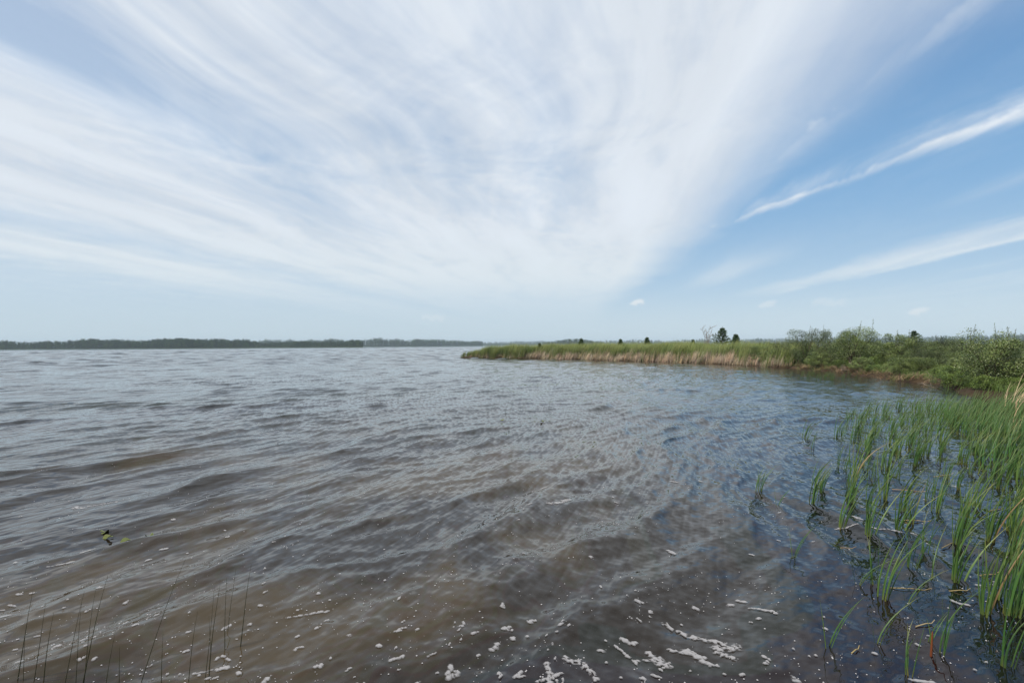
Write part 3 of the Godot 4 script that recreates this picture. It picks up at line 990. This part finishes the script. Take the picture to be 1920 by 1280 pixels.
func make_cattails() -> void:
	rng.seed = 303
	var mat := plant_mat(0.45, 0.5, 0.4)
	var protos := []       # [clump, its height]
	var used_proto := {}
	for n in [3, 3, 4, 6, 7, 8, 9, 10, 12, 13, 14, 16]:
		protos.append(cattail_clump(n, 0.75, mat))
	var place := func(k: int, x: float, z: float, h: float, label: String, group: String) -> void:
		var s := h / 0.75
		var o: Node3D = protos[k]
		var size := Vector3(lerpf(s, 1.0, 0.4), s, lerpf(s, 1.0, 0.4))
		if used_proto.has(k):
			dup(o, label, group, Vector3(x, 0, z), rnd(-0.5, 0.5), size).set_meta("category", "cattails")
		else:
			used_proto[k] = true
			o.position = Vector3(x, 0, z)
			o.scale = size
			tag(o, label, "cattails", group)
	var near := [
		[0, 2.25, -4.02, 0.42, "two tall upright blades and a short one, farthest out in front of the bed"],
		[1, 2.64, -4.09, 0.34, "single thin cattail shoot between the outermost pair and the small tuft"],
		[2, 2.62, -3.73, 0.32, "small low cattail tuft closest to the bottom edge"],
		[3, 3.01, -3.92, 0.46, "cattail clump with crossing bent leaves beside the red stub"],
		[0, 3.03, -4.08, 0.24, "short yellowish cattail shoot behind the crossing bent leaves"],
		[4, 3.31, -3.76, 0.60, "yellow-based cattail leaning far over at the bottom corner"],
		[11, 3.96, -4.48, 0.90, "biggest dense cattail clump with broad dark leaves near the corner"],
		[10, 3.80, -4.52, 0.82, "tall fan-shaped light green clump next to the biggest dense one"],
		[8, 4.11, -4.76, 0.70, "cattail clump just behind the tall fan-shaped one"],
		[9, 4.20, -4.61, 0.74, "dark cattail clump cut by the frame beside the biggest one"],
		[7, 4.06, -5.13, 0.76, "curved dark green clump standing alone with a clear reflection"],
		[5, 3.18, -4.82, 0.68, "cattail clump leaning over to the tips of its neighbour, with brown base leaves"],
		[2, 3.27, -5.08, 0.48, "narrow clump of a few straight leaves next to the leaning one"],
		[1, 3.12, -5.09, 0.30, "small drooping single leaf at the open-water side"],
		[1, 3.31, -4.72, 0.32, "thin curved shoot in front of the leaning clump"],
		[0, 2.87, -5.73, 0.38, "thin straggling shoot alone in open water off the bed"],
		[0, 3.58, -7.56, 0.30, "bent single shoot farthest out from the bed edge in the ripples"],
		[6, 4.09, -7.63, 0.74, "first full clump at the outer corner of the bed"],
		[5, 3.95, -6.73, 0.72, "upright clump in front of the outer corner clump"],
		[7, 4.04, -6.35, 0.80, "tall bright clump with long leaves swept over the foam"],
		[4, 3.86, -5.44, 0.68, "slim clump behind the lone curved dark one"],
		[2, 4.24, -5.78, 0.46, "short clump between foam streaks in the bed"],
		[1, 3.92, -5.23, 0.46, "single bent shoot beside the lone curved clump"],
		[8, 5.24, -7.87, 0.88, "tall clump in the middle of the bed above the foam"],
		[6, 5.15, -7.36, 0.78, "clump with a brown outer leaf in the middle of the bed"],
		[9, 5.49, -8.95, 0.90, "thick clump behind the outer corner clump"],
		[10, 5.32, -6.24, 0.82, "dense dark clump facing the gap of open water in the bed"],
		[7, 5.32, -6.61, 0.76, "clump with tips leaning over the gap of open water"],
		[5, 5.48, -7.24, 0.76, "clump at the far side of the foam streaks"],
		[11, 5.04, -5.63, 0.80, "dense clump by the frame edge over the biggest one"],
	]
	for q in near:
		place.call(q[0], q[1], q[2], q[3], q[4] if str(q[4]).contains("cattail") else str(q[4]).replace("clump", "cattail clump").replace("shoot", "cattail shoot"), "")
	var wholes := []
	for k in 7:
		wholes.append(cattail_whole(6 + k, 0.78))
	var rest := []
	var rt := []
	var taken := []
	var found := []
	var near_bed := []
	for q in near: taken.append(Vector2(q[1], q[2]))
	var n := 0
	for k in 9000:
		var z := -rnd(3.3, 19.5)
		var e := bed_edge(z)
		var x := rnd(e - 0.6, minf(-z * 1.05 + 1.8, 17.5))
		var inside := x - e
		var d: float = -shore(x, z)
		var dens := smooth(-0.6, 2.6, inside) * (0.16 + 0.84 * smooth(4.6, 1.6, d))
		dens *= (1.0 - 0.25 * smooth(-9.0, -12.0, z)) * (0.9 if d > 1.2 else 1.0) * smooth(-19.5, -17.0, z) * maxf(0.0, 0.62 + 1.5 * n_ground.get_noise_2d(x * 1.6, z * 1.6))
		if z > -6.4 and x < 4.3: dens *= 0.06
		if z > -9.0 and z < -6.6 and x > 5.6 and x < 7.2: dens *= 0.5
		if d < -0.6 or rng.randf() > dens: continue
		var p := Vector2(x, z)
		var clear := true
		var gap := 0.20 if d < 2.0 else 0.32
		for t in taken:
			if t.distance_squared_to(p) < gap * gap:
				clear = false
				break
		if not clear: continue
		taken.append(p)
		n += 1
		var h := rnd(0.48, 0.84) * (0.88 + 0.2 * smooth(5.0, 1.0, d)) * (1.0 - 0.12 * smooth(-9.0, -14.0, z))
		if inside < 0.4: h *= rnd(0.5, 0.9)
		found.append([z, x, h])
	found.sort_custom(func(p: Array, q: Array) -> bool: return p[0] > q[0])
	for k in found.size():
		var z: float = found[k][0]
		var x: float = found[k][1]
		var h: float = found[k][2]
		if k < 100:
			near_bed.append([x, z, h])
		elif k < 270:
			var far := z < -9.5
			var o := put("cattail_clump", wholes[rng.randi_range(0, 6)], mat)
			o.position = Vector3(x, 0, z)
			o.rotation.y = rnd(-0.5, 0.5)
			o.scale = Vector3.ONE * h / 0.75
			tag(o, "%s cattail clump %s" % ["low" if h < 0.68 else ("tall" if h > 0.86 else "middling"), ("by the bank" if x > bed_edge(z) + 4.5 else ("at the outer edge" if x < bed_edge(z) + 1.5 else "amid others")) + ((" at the far end of the bed" if z < -13.5 else (" near the far end of the bed" if z < -11.5 else " beyond the middle of the bed")) if far else " in the middle of the bed")], "cattails", "cattail clumps in the farther part of the bed" if far else "cattail clumps in the middle of the bed")
		else:
			rest.append(stand(Vector3(x, maxf(0.0, ground(x, z)), z), rnd(-0.5, 0.5), h / 0.75, h / 0.75))
			rt.append(vary(Color(1, 1, 1), 0.15))
	# rows of the nearer part, each counted from the open water
	var ord := ["first", "second", "third", "fourth", "fifth", "sixth", "seventh", "eighth", "ninth", "tenth", "eleventh", "twelfth"]
	for row in 10:
		var line := near_bed.slice(row * 10, row * 10 + 10)
		line.sort_custom(func(p: Array, q: Array) -> bool: return p[0] < q[0])
		for k in line.size():
			var p: Array = line[k]
			var kind := rng.randi_range(4, 11)
			var look := ("tall " if p[2] > 0.82 else ("short " if p[2] < 0.6 else "")) + ("thick" if kind > 8 else ("slender" if kind < 6 else "leafy"))
			place.call(kind, p[0], p[1], p[2], "%s cattail clump, %s from the open water in the %s row of the bed" % [look, ord[k], ord[row]], "cattail clumps in the nearer part of the bed")
	print("cattails ", n, " rest ", rest.size())
	scatter("cattail_bed", wholes[6], mat, rest, rt, "crowded green cattails along the bank under the nearest willow", "cattails")
	# a thin patch further along the bay
	for k in 26:
		var x := rnd(17.6, 21.8)
		var z := -36.0 - rnd(-2.8, 2.8) - (x - 20.0) * 0.8
		var o := put("cattail_clump", wholes[rng.randi_range(0, 2)], mat)
		o.position = Vector3(x, 0, z)
		o.rotation.y = rnd(-0.5, 0.5)
		o.scale = Vector3.ONE * rnd(0.5, 0.95)
		var side := "on its outer side" if x < 18.9 else ("in its middle" if x < 20.4 else "on its bank side")
		tag(o, "sparse cattail shoots of the thin patch off the round willow, %s" % side, "cattails", "sparse cattails in the bay " + side)
	# a red-brown rotten stub and its like
	var g := Geo.new()
	g.tube(PackedVector3Array([Vector3(0, -0.15, 0), Vector3(0.004, 0.0, 0), Vector3(0.010, 0.085, 0), Vector3(0.016, 0.17, 0)]), 0.011, 0.004, Color(0.10, 0.035, 0.018), 7, Color(0.17, 0.055, 0.025))
	var stub := put("dead_stub", g.mesh(), mat_bark)
	stub.position = Vector3(2.93, 0, -3.93)
	tag(stub, "short rust-red dead stub in the water beside the crossing cattail leaves", "plant stub")
	# bleached dead reeds at the frame edge
	var dead := [
		[15.2, -16.9, 1.25, "bleached dead reed clump leaning over the cattails below the willow"], [15.9, -17.5, 1.5, "pale dead reed stalks at the frame edge under the willow"],
		[14.6, -15.6, 1.0, "grey drooping dead reed plumes in front of the pale stalks"], [13.3, -14.6, 0.9, "single bleached bent reed among the cattails"],
		[16.5, -18.6, 1.3, "dry straw-coloured reeds at the foot of the willow"]]
	for q in dead:
		var o := thing("dead_reeds", q[3], "dead reeds", Vector3(q[0], maxf(0.0, ground(q[0], q[1])), q[1]))
		for k in 9:
			var gg := Geo.new()
			var h: float = q[2] * rnd(0.5, 1.0)
			gg.blade(Vector3(rng.randfn() * 0.12, -0.1, rng.randfn() * 0.12), Vector3(rnd(-0.25, 0.35), 1, rnd(-0.2, 0.2)) * h, (WIND + ball() * 0.4) * h * rnd(0.2, 0.9), rnd(0.006, 0.016), 7, Color(0.2, 0.14, 0.08), vary(Color(0.36, 0.27, 0.17), 0.2), Color(0.44, 0.36, 0.25))
			put("stalk", gg.mesh(), mat, o)

func rush(h: float, lean: float, r := 0.0042) -> ArrayMesh:
	var g := Geo.new()
	var pts := PackedVector3Array()
	var yaw := rnd(-0.25, 0.25)
	for k in 8:
		var f := k / 7.0
		pts.append(Vector3(lean * h * (0.55 * f + 0.45 * f * f) + 0.012 * sin(f * 5.0 + yaw * 30.0) * h, -0.35 + (h + 0.35) * f, yaw * lean * h * f))
	g.tube(pts, r, 0.0007, Color(0.018, 0.024, 0.010), 6, Color(0.045, 0.040, 0.018))
	return g.mesh()

func make_rushes() -> void:
	rng.seed = 404
	var m := plant_mat(0.5, 0.0, 0.4)
	var near := [
		[-3.26, -3.60, 0.62, 0.22, "outermost dark rush of the group at the bottom corner"], [-3.20, -3.62, 0.36, 0.10, "short rush inside the bottom corner group"],
		[-3.16, -3.64, 0.55, 0.22, "second tall rush from the corner"], [-3.10, -3.64, 0.48, 0.22, "slim third rush from the corner"],
		[-2.99, -3.64, 0.60, 0.28, "leaning rush that starts the middle bunch of rushes"], [-2.90, -3.66, 0.52, 0.12, "upright rush in the middle bunch"],
		[-2.88, -3.64, 0.70, 0.30, "tallest slanting rush of the middle bunch"], [-2.86, -3.66, 0.62, 0.18, "rush crossing the tallest one in the middle bunch"],
		[-2.68, -3.62, 0.36, 0.24, "short thin rush alone after the middle bunch"], [-2.54, -3.66, 0.78, 0.45, "long single rush slanting up highest of all"],
		[-2.57, -3.62, 0.26, 0.06, "short rush at the foot of the long slanting one"], [-2.30, -3.64, 0.34, 0.04, "upright short rush between the long slanting one and the bunch by the foam"],
		[-2.18, -3.68, 0.46, 0.22, "thin brown-tipped rush beside the foam streak"], [-2.07, -3.70, 0.60, 0.14, "dark double rush at the foam streak, front stem"],
		[-2.055, -3.73, 0.62, 0.15, "dark double rush at the foam streak, rear stem"], [-2.16, -3.99, 0.28, -0.06, "short stem behind the double rush"],
		[-2.10, -4.06, 0.52, 0.02, "straight rush of the far trio"], [-2.05, -4.10, 0.60, 0.20, "leaning rush of the far trio with its reflection"],
		[-2.22, -4.30, 0.50, 0.16, "thinnest rush of the far trio"]]
	for q in near:
		var o := put("rush_stem", rush(q[2], q[3], rnd(0.0028, 0.0052)), m)
		o.position = Vector3(q[0], 0, q[1])
		tag(o, q[4] if str(q[4]).length() < 90 else str(q[4]).left(90), "rush")
	var far := [Vector2(-6.3, -23.7), Vector2(-5.3, -21.1), Vector2(-5.2, -21.3), Vector2(-5.1, -21.1), Vector2(-5.0, -21.3), Vector2(-4.7, -20.5), Vector2(-4.7, -22.5), Vector2(-4.6, -22.9), Vector2(-3.8, -21.4), Vector2(-3.5, -20.5), Vector2(-3.2, -21.2), Vector2(-3.1, -21.6), Vector2(-2.9, -22.0), Vector2(-1.4, -19.0), Vector2(-0.9, -18.4), Vector2(-0.8, -19.0), Vector2(-0.7, -19.5), Vector2(-0.3, -17.9), Vector2(-0.2, -17.3), Vector2(0.3, -19.4), Vector2(0.4, -19.7), Vector2(1.1, -18.9), Vector2(1.2, -19.2), Vector2(1.2, -18.6), Vector2(3.7, -22.1)]
	for p in far:
		for k in 2:
			var o := put("rush_stem", rush(rnd(0.3, 0.55), rnd(0.25, 0.6), 0.0045), m)
			o.position = Vector3(p.x + k * rnd(-0.25, 0.25), 0, p.y + k * rnd(-0.2, 0.2))
			var part := "at the outer end of the row" if p.x < -4.4 else ("in the second knot of the row" if p.x < -2.7 else ("in the middle of the row" if p.x < -0.1 else ("in the last knot of the row" if p.x < 2.0 else "alone beyond the row")))
			tag(o, "thin dark rush standing in open water %s" % part, "rush", "rushes " + part)

# ------------------------------------------------------------------ foam and floating things
var n_foam := FastNoiseLite.new()

func foam_mesh(at: Vector2, strokes: Array, cell: float, holes: float, seed_: float) -> ArrayMesh:
	# strokes: [x, z, radius] in metres round the middle; the outline is where their union, roughened, ends
	var lo := Vector2(1e9, 1e9)
	var hi := Vector2(-1e9, -1e9)
	for s in strokes:
		lo = lo.min(Vector2(s[0] - s[2] * 1.5, s[1] - s[2] * 1.5))
		hi = hi.max(Vector2(s[0] + s[2] * 1.5, s[1] + s[2] * 1.5))
	var nx := int((hi.x - lo.x) / cell) + 2
	var nz := int((hi.y - lo.y) / cell) + 2
	var f := PackedFloat32Array()
	f.resize(nx * nz)
	for j in nz:
		for i in nx:
			var p := lo + Vector2(i, j) * cell
			var best := -1.0
			for s in strokes:
				var d: float = Vector2((p.x - s[0]), (p.y - s[1])).length() / s[2]
				best = maxf(best, 0.86 - d)
			best += n_foam.get_noise_2d(p.x * 14.0 + seed_, p.y * 14.0) * 0.55
			best -= holes * maxf(0.0, n_foam.get_noise_2d(p.x * 26.0 + seed_, p.y * 26.0 + 80.0) - 0.12) * 6.0
			f[j * nx + i] = best
	var g := Geo.new()
	var mid := sea(at.x, at.y)
	var emit := func(p: Vector2, lift: float) -> int:
		var w := sea(at.x + p.x, at.y + p.y)
		return g.vert(w - mid + Vector3(0, 0.0035 + 0.008 * clampf(lift * 1.6, 0.0, 1.0), 0), Vector3.UP, Color(1, 1, 1, 0.08 + 0.74 * smooth(0.0, 0.5, lift)))
	for j in nz - 1:
		for i in nx - 1:
			var k := [j * nx + i, j * nx + i + 1, (j + 1) * nx + i + 1, (j + 1) * nx + i]
			var c := [lo + Vector2(i, j) * cell, lo + Vector2(i + 1, j) * cell, lo + Vector2(i + 1, j + 1) * cell, lo + Vector2(i, j + 1) * cell]
			var ring := []
			for q in 4:
				var fa := f[k[q]]
				var fb := f[k[(q + 1) % 4]]
				if fa > 0.0: ring.append(emit.call(c[q], fa))
				if (fa > 0.0) != (fb > 0.0): ring.append(emit.call(c[q].lerp(c[(q + 1) % 4], fa / (fa - fb)), 0.0))
			for q in range(1, ring.size() - 1):
				g.i.append_array(PackedInt32Array([ring[0], ring[q], ring[q + 1]]))
	if g.i.is_empty():
		return null
	return g.mesh()

func foam(at: Vector2, strokes: Array, label: String, group: String, m: Material, cell := 0.007, holes := 0.35) -> void:
	var mesh := foam_mesh(at, strokes, cell, holes, at.x * 17.0 + at.y * 31.0)
	if mesh == null: return
	var o := put("foam_patch", mesh, m)
	o.position = sea(at.x, at.y)
	tag(o, label, "foam", group)

func line_of(a: Vector2, b: Vector2, r0: float, r1: float, n := 8) -> Array:
	var out := []
	n = maxi(n, int(a.distance_to(b) / (0.6 * minf(r0, r1))) + 2)
	for k in n:
		var f := k / (n - 1.0)
		var p := a.lerp(b, f) + Vector2(rnd(-0.3, 0.3), rnd(-0.3, 0.3)) * lerpf(r0, r1, f)
		out.append([p.x, p.y, lerpf(r0, r1, f)])
	return out

func make_foam_all() -> void:
	rng.seed = 505
	n_foam.frequency = 1.0
	n_foam.fractal_octaves = 3
	n_foam.seed = 4
	var m := StandardMaterial3D.new()
	m.albedo_color = Color(0.31, 0.31, 0.33).linear_to_srgb()
	m.roughness = 0.8
	m.metallic_specular = 0.3
	m.vertex_color_use_as_albedo = true
	m.transparency = BaseMaterial3D.TRANSPARENCY_ALPHA
	var v := func(x: float, z: float) -> Vector2: return Vector2(x, z)
	foam(Vector2(1.38, -4.20), line_of(v.call(-0.17, -0.24), v.call(0.0, -0.06), 0.02, 0.045) + line_of(v.call(0.0, -0.06), v.call(0.16, 0.04), 0.04, 0.03) + line_of(v.call(0.10, 0.10), v.call(0.20, 0.10), 0.07, 0.06, 4) + line_of(v.call(0.07, 0.16), v.call(0.14, 0.28), 0.035, 0.022), "largest branching foam patch with a ragged hole-riddled end", "", m, 0.007, 0.9)
	foam(Vector2(0.23, -3.74), line_of(v.call(-0.01, -0.12), v.call(0.0, 0.10), 0.026, 0.03) + line_of(v.call(-0.09, 0.07), v.call(0.09, 0.0), 0.02, 0.02), "cross-shaped foam patch at the bottom edge", "", m)
	foam(Vector2(0.47, -3.82), line_of(v.call(-0.09, -0.10), v.call(0.03, -0.05), 0.04, 0.05) + line_of(v.call(0.03, -0.03), v.call(0.09, 0.10), 0.04, 0.03), "hooked foam patch full of small holes beside the cross-shaped one", "", m, 0.008, 0.8)
	foam(Vector2(0.92, -3.98), line_of(v.call(-0.16, -0.14), v.call(-0.05, 0.06), 0.014, 0.02) + line_of(v.call(-0.05, 0.03), v.call(0.10, 0.0), 0.012, 0.02) + line_of(v.call(0.06, -0.08), v.call(0.13, 0.10), 0.03, 0.05), "star-like foam patch with a thin arm in the bottom middle", "", m)
	foam(Vector2(1.23, -4.02), line_of(v.call(-0.10, -0.06), v.call(0.11, 0.05), 0.022, 0.022) + line_of(v.call(0.0, -0.02), v.call(0.05, -0.01), 0.035, 0.03, 4), "long curved foam patch below the largest branching one", "", m)
	foam(Vector2(-2.05, -3.80), line_of(v.call(-0.10, 0.04), v.call(0.09, -0.04), 0.012, 0.018), "narrow foam streak across the feet of the double rush", "", m)
	foam(Vector2(-2.03, -3.95), line_of(v.call(-0.04, -0.02), v.call(0.03, 0.02), 0.018, 0.012, 5), "curled bit of foam just above the narrow streak", "", m)
	foam(Vector2(-5.76, -7.78), line_of(v.call(-0.14, 0.08), v.call(0.14, -0.10), 0.022, 0.03), "slanting foam streak farthest out by the frame edge", "", m, 0.014)
	foam(Vector2(-6.0, -7.66), line_of(v.call(-0.05, 0.0), v.call(0.1, 0.03), 0.06, 0.04, 4), "round foam patch beside the slanting streak", "", m, 0.014)
	foam(Vector2(-4.6, -5.66), line_of(v.call(-0.08, 0.05), v.call(0.07, -0.06), 0.014, 0.028), "forked white foam streak by the frame edge", "", m)
	foam(Vector2(-1.69, -4.58), line_of(v.call(-0.16, 0.09), v.call(0.16, -0.08), 0.01, 0.016), "thin foam line on a wave crest above the scattered flecks", "", m)
	foam(Vector2(0.68, -7.88), line_of(v.call(-0.16, 0.12), v.call(0.12, -0.12), 0.05, 0.08), "lacy foam smear on the wave crest in mid-water", "", m, 0.016, 0.8)
	foam(Vector2(2.05, -4.58), line_of(v.call(-0.10, -0.12), v.call(0.05, 0.06), 0.016, 0.025), "club-shaped foam patch nearest the cattails", "", m)
	foam(Vector2(3.98, -6.72), line_of(v.call(-0.1, -0.02), v.call(0.12, 0.05), 0.03, 0.018), "long foam streak among the outer cattails", "", m, 0.012)
	foam(Vector2(4.35, -6.55), line_of(v.call(-0.14, -0.1), v.call(0.1, 0.14), 0.03, 0.04), "ring of foam caught between two cattail clumps", "", m, 0.012, 0.7)
	# scattered patches
	var n := 0
	for k in 4000:
		if n >= 235: break
		var z := -3.4 * pow(9.5 / 3.4, rng.randf())
		var x := rnd(-0.92, 0.85) * -z
		var near := smooth(5.4, 4.2, -z)
		var band := 0.10 + 0.9 * near * smooth(-3.0, -1.2, x) * smooth(2.6, 1.2, x) + 0.35 * near
		band += 0.5 * hill(z + 0.75 * (x + 3.0), -6.6, 0.5) * smooth(-1.0, -2.5, x) + 0.6 * hill(z + 0.5 * (x - 1.0), -7.9, 0.7) * smooth(-1.0, 0.5, x) + 0.4 * hill(x, 4.4, 0.9) * hill(z, -6.4, 1.0)
		if rng.randf() > band: continue
		n += 1
		var r := 0.011 + 0.022 * pow(rng.randf(), 2.2)
		r *= 1.0 + 0.06 * maxf(0.0, -z - 4.0)
		var ang := rnd(-1.6, -0.3) if x < 0.6 else rnd(0.3, 1.5)
		var l := r * (0.15 + 1.9 * pow(rng.randf(), 2.0))
		var dir := Vector2(cos(ang), sin(ang)) * l
		var where := "floating on the open ripples" if z < -5.4 else ("drifting among the rushes and flecks" if x < -1.0 else ("drifting on the brown shallow water at the bottom" if x < 1.2 else "drifting towards the outer cattails"))
		foam(Vector2(x, z), line_of(-dir, dir, r, r * rnd(0.6, 1.1), 5), "%s white foam patch %s" % ["tiny round" if r < 0.014 and l < r else ("small round" if l < r else ("short thin" if r < 0.014 else "drawn-out")), where], "small foam patches " + where, m, clampf(r * 0.36, 0.005, 0.014), 0.25)
	# specks
	var g := Geo.new()
	for k in 40000:
		if g.v.size() > 2000 * 7: break
		var z := -3.35 * pow(10.5 / 3.35, rng.randf())
		var x := rnd(-0.95, 0.9) * -z
		var c := n_gust.get_noise_2d(x * 0.9 + 3.0, z * 0.9 + 60.0)
		var keep := smooth(0.05, 0.5, c + 0.35 * smooth(6.0, 4.0, -z)) + 0.12
		if rng.randf() > keep: continue
		var r := (0.0022 + 0.0055 * pow(rng.randf(), 2.4)) * (1.0 + 0.05 * maxf(0.0, -z - 4.0))
		var w := sea(x, z) + Vector3(0, 0.006, 0)
		var st := rnd(0.6, 1.2)
		var at := g.vert(w + Vector3(0, r * 0.4, 0), Vector3.UP, Color.WHITE)
		for q in 6:
			var a := TAU * q / 6.0
			g.vert(w + Vector3(cos(a) * r * st, -0.003, sin(a) * r), Vector3(cos(a) * 0.5, 0.8, sin(a) * 0.5).normalized(), Color.WHITE)
		for q in 6:
			g.i.append_array(PackedInt32Array([at, at + 1 + q, at + 1 + (q + 1) % 6]))
	tag(put("foam_specks", g.mesh(), m), "tiny white foam specks sprinkled over the near water", "foam", "", "stuff")

func make_litter() -> void:
	rng.seed = 606
	var m := plant_mat(0.4, 0.2, 0.5)
	# floating leaves of a water lily
	var pads := [
		[-4.72, -6.52, 0.10, 0.3, 0.55, "upturned water lily leaf with a dark underside"], [-4.50, -6.48, 0.11, 0.1, 0.1, "flat yellow-green lily leaf right beside the upturned one"],
		[-4.27, -6.51, 0.09, 2.0, 0.12, "pale lily leaf set apart on the far side of the group"], [-4.84, -6.62, 0.08, 4.0, 0.18, "half-sunk lily leaf behind the upturned one"],
		[-0.31, -16.39, 0.13, 1.0, 0.5, "brownish floating leaf before the row of rushes"], [0.83, -15.68, 0.11, 2.0, 0.7, "green floating leaf sticking up alone in mid-water"]]
	for q in pads:
		var g := Geo.new()
		var col := Color(0.095, 0.115, 0.028) if q[4] < 0.5 else Color(0.10, 0.115, 0.03)
		var at := g.vert(Vector3(0, 0.004, 0), Vector3.UP, col)
		for k in 19:
			var a := 0.28 + (TAU - 0.56) * k / 18.0
			var r: float = q[2] * 0.55 * (1.0 + 0.06 * sin(a * 5.0))
			g.vert(Vector3(cos(a) * r, 0.012 + 0.02 * sin(a * 2.0), sin(a) * r * 0.85), Vector3.UP, vary(col, 0.2))
			if k > 0: g.i.append_array(PackedInt32Array([at, at + k, at + k + 1]))
		var o := put("lily_leaf", g.mesh(), m)
		o.position = sea(q[0], q[1]) + Vector3(0, 0.002 + 0.014 * q[4], 0)
		o.rotation = Vector3(0.1, q[3], q[4] * 0.2)
		tag(o, q[5], "lily leaf")
	# broken stalks afloat among the cattails
	var afloat := [[3.55, -5.0, 0.34, "beside the lone curved clump"], [3.95, -4.95, 0.22, "behind the biggest dense clump"], [4.75, -6.1, 0.4, "in the gap of open water"], [5.0, -6.9, 0.3, "below the foam streaks"],
		[3.2, -4.35, 0.2, "in front of the tall fan-shaped clump"], [5.9, -8.3, 0.45, "in the middle of the bed"], [6.4, -7.4, 0.35, "against the dense inner clumps"], [4.5, -5.3, 0.28, "at the foot of the cut-off clumps"],
		[3.6, -6.0, 0.26, "out beside the upright clumps"], [7.2, -9.3, 0.5, "far in among the clumps"], [2.45, -3.98, 0.12, "by the outermost pair of blades"], [6.0, -6.9, 0.3, "deep between dense clumps by the frame edge"]]
	for q in afloat:
		var g := Geo.new()
		var l: float = q[2]
		var yaw := rnd(-0.7, 0.5)
		var d := Vector3(cos(yaw), 0, sin(yaw)) * l
		g.tube(PackedVector3Array([-d * 0.5, Vector3(0, 0.012, 0.02 * l), d * 0.3 + Vector3(0, 0.004, 0), d * 0.5 + Vector3(0, 0.02, -0.05 * l)]), 0.005, 0.0025, vary(Color(0.27, 0.20, 0.11), 0.3), 6)
		var o := put("floating_stalk", g.mesh(), mat_bark)
		o.position = sea(q[0], q[1]) + Vector3(0, 0.003, 0)
		tag(o, "straw-coloured dead stalk afloat %s" % q[3], "plant stalk")
	# drift wood
	var logs := [
		[12.6, -81.2, 2.6, 0.07, 0.12, "dark drift log lying at the foot of the dry reeds", 0], [24.0, -59.6, 1.4, 0.035, -0.5, "bare dark branches reaching out of the water where the reeds end", 5],
		[24.9, -40.5, 1.3, 0.03, 0.6, "grey brushwood heap washed up on the bank under the round willow", 9], [20.9, -27.4, 1.6, 0.022, -0.35, "thin bleached branch slanting down the mud into the water", 2],
		[21.6, -31.0, 0.8, 0.03, 1.3, "short upright dead stump at the grassy bank corner", 0]]
	for q in logs:
		var o := thing("drift_wood", q[5], "driftwood", Vector3(q[0], maxf(0.02, ground(q[0], q[1])), q[1]))
		var g := Geo.new()
		var l: float = q[2]
		var d: Vector3 = Vector3(cos(q[4]), 0.12, sin(q[4])).normalized()
		if q[4] == 1.3: d = Vector3(0.05, 1, 0.0)
		g.tube(PackedVector3Array([-d * l * 0.5, ball() * 0.03, d * l * 0.3 + ball() * 0.04, d * l * 0.5]), q[3], q[3] * 0.5, Color(0.07, 0.055, 0.045), 7)
		put("trunk", g.mesh(), mat_bark, o)
		for k in q[6]:
			var t := Geo.new()
			twig(t, d * l * rnd(-0.4, 0.3), (Vector3(rnd(-1, 1), rnd(0.1, 0.8), rnd(-0.6, 0.6))).normalized(), l * rnd(0.3, 0.55), q[3] * 0.5, 1)
			put("branch", t.mesh(), mat_bark, o)

func _ready() -> void:
	cam = Camera3D.new()
	cam.name = "camera"
	cam.position = Vector3(0, EYE, 0)
	cam.rotation_degrees = Vector3(0.39, 0, -0.36)
	cam.fov = 63.0
	cam.near = 0.1
	cam.far = 9000.0
	add_child(cam)
	var sun := DirectionalLight3D.new()
	sun.name = "sun"
	sun.light_energy = 1.5
	sun.light_color = Color(1.0, 0.955, 0.88)
	sun.light_angular_distance = 0.53
	sun.shadow_enabled = true
	sun_dir = Vector3(-0.70, 1.05, 0.50).normalized()
	add_child(sun)
	sun.look_at_from_position(sun_dir * 100.0, Vector3.ZERO)
	var env := Environment.new()
	env.background_mode = Environment.BG_SKY
	env.sky = Sky.new()
	var pan := PanoramaSkyMaterial.new()
	var t0 := Time.get_ticks_msec()
	pan.panorama = make_sky()
	env.sky.sky_material = pan
	env.tonemap_mode = Environment.TONE_MAPPER_LINEAR
	env.tonemap_exposure = 1.0
	env.sdfgi_enabled = true
	env.ssao_enabled = true
	env.ssil_enabled = true
	env.fog_enabled = FOG
	env.fog_density = 0.00013
	env.fog_light_color = Color(0.80, 0.88, 0.95)
	var we := WorldEnvironment.new()
	we.name = "environment"
	we.environment = env
	add_child(we)
	print("sky ", Time.get_ticks_msec() - t0)
	make_land()
	make_water()
	print("water ", Time.get_ticks_msec() - t0)
	make_ground()
	print("ground ", Time.get_ticks_msec() - t0)
	make_far_shores()
	make_reed_bed()
	make_bushes()
	print("bushes ", Time.get_ticks_msec() - t0)
	make_cattails()
	make_rushes()
	print("reeds ", Time.get_ticks_msec() - t0)
	make_foam_all()
	make_litter()
	print("all ", Time.get_ticks_msec() - t0)

const FOG := true
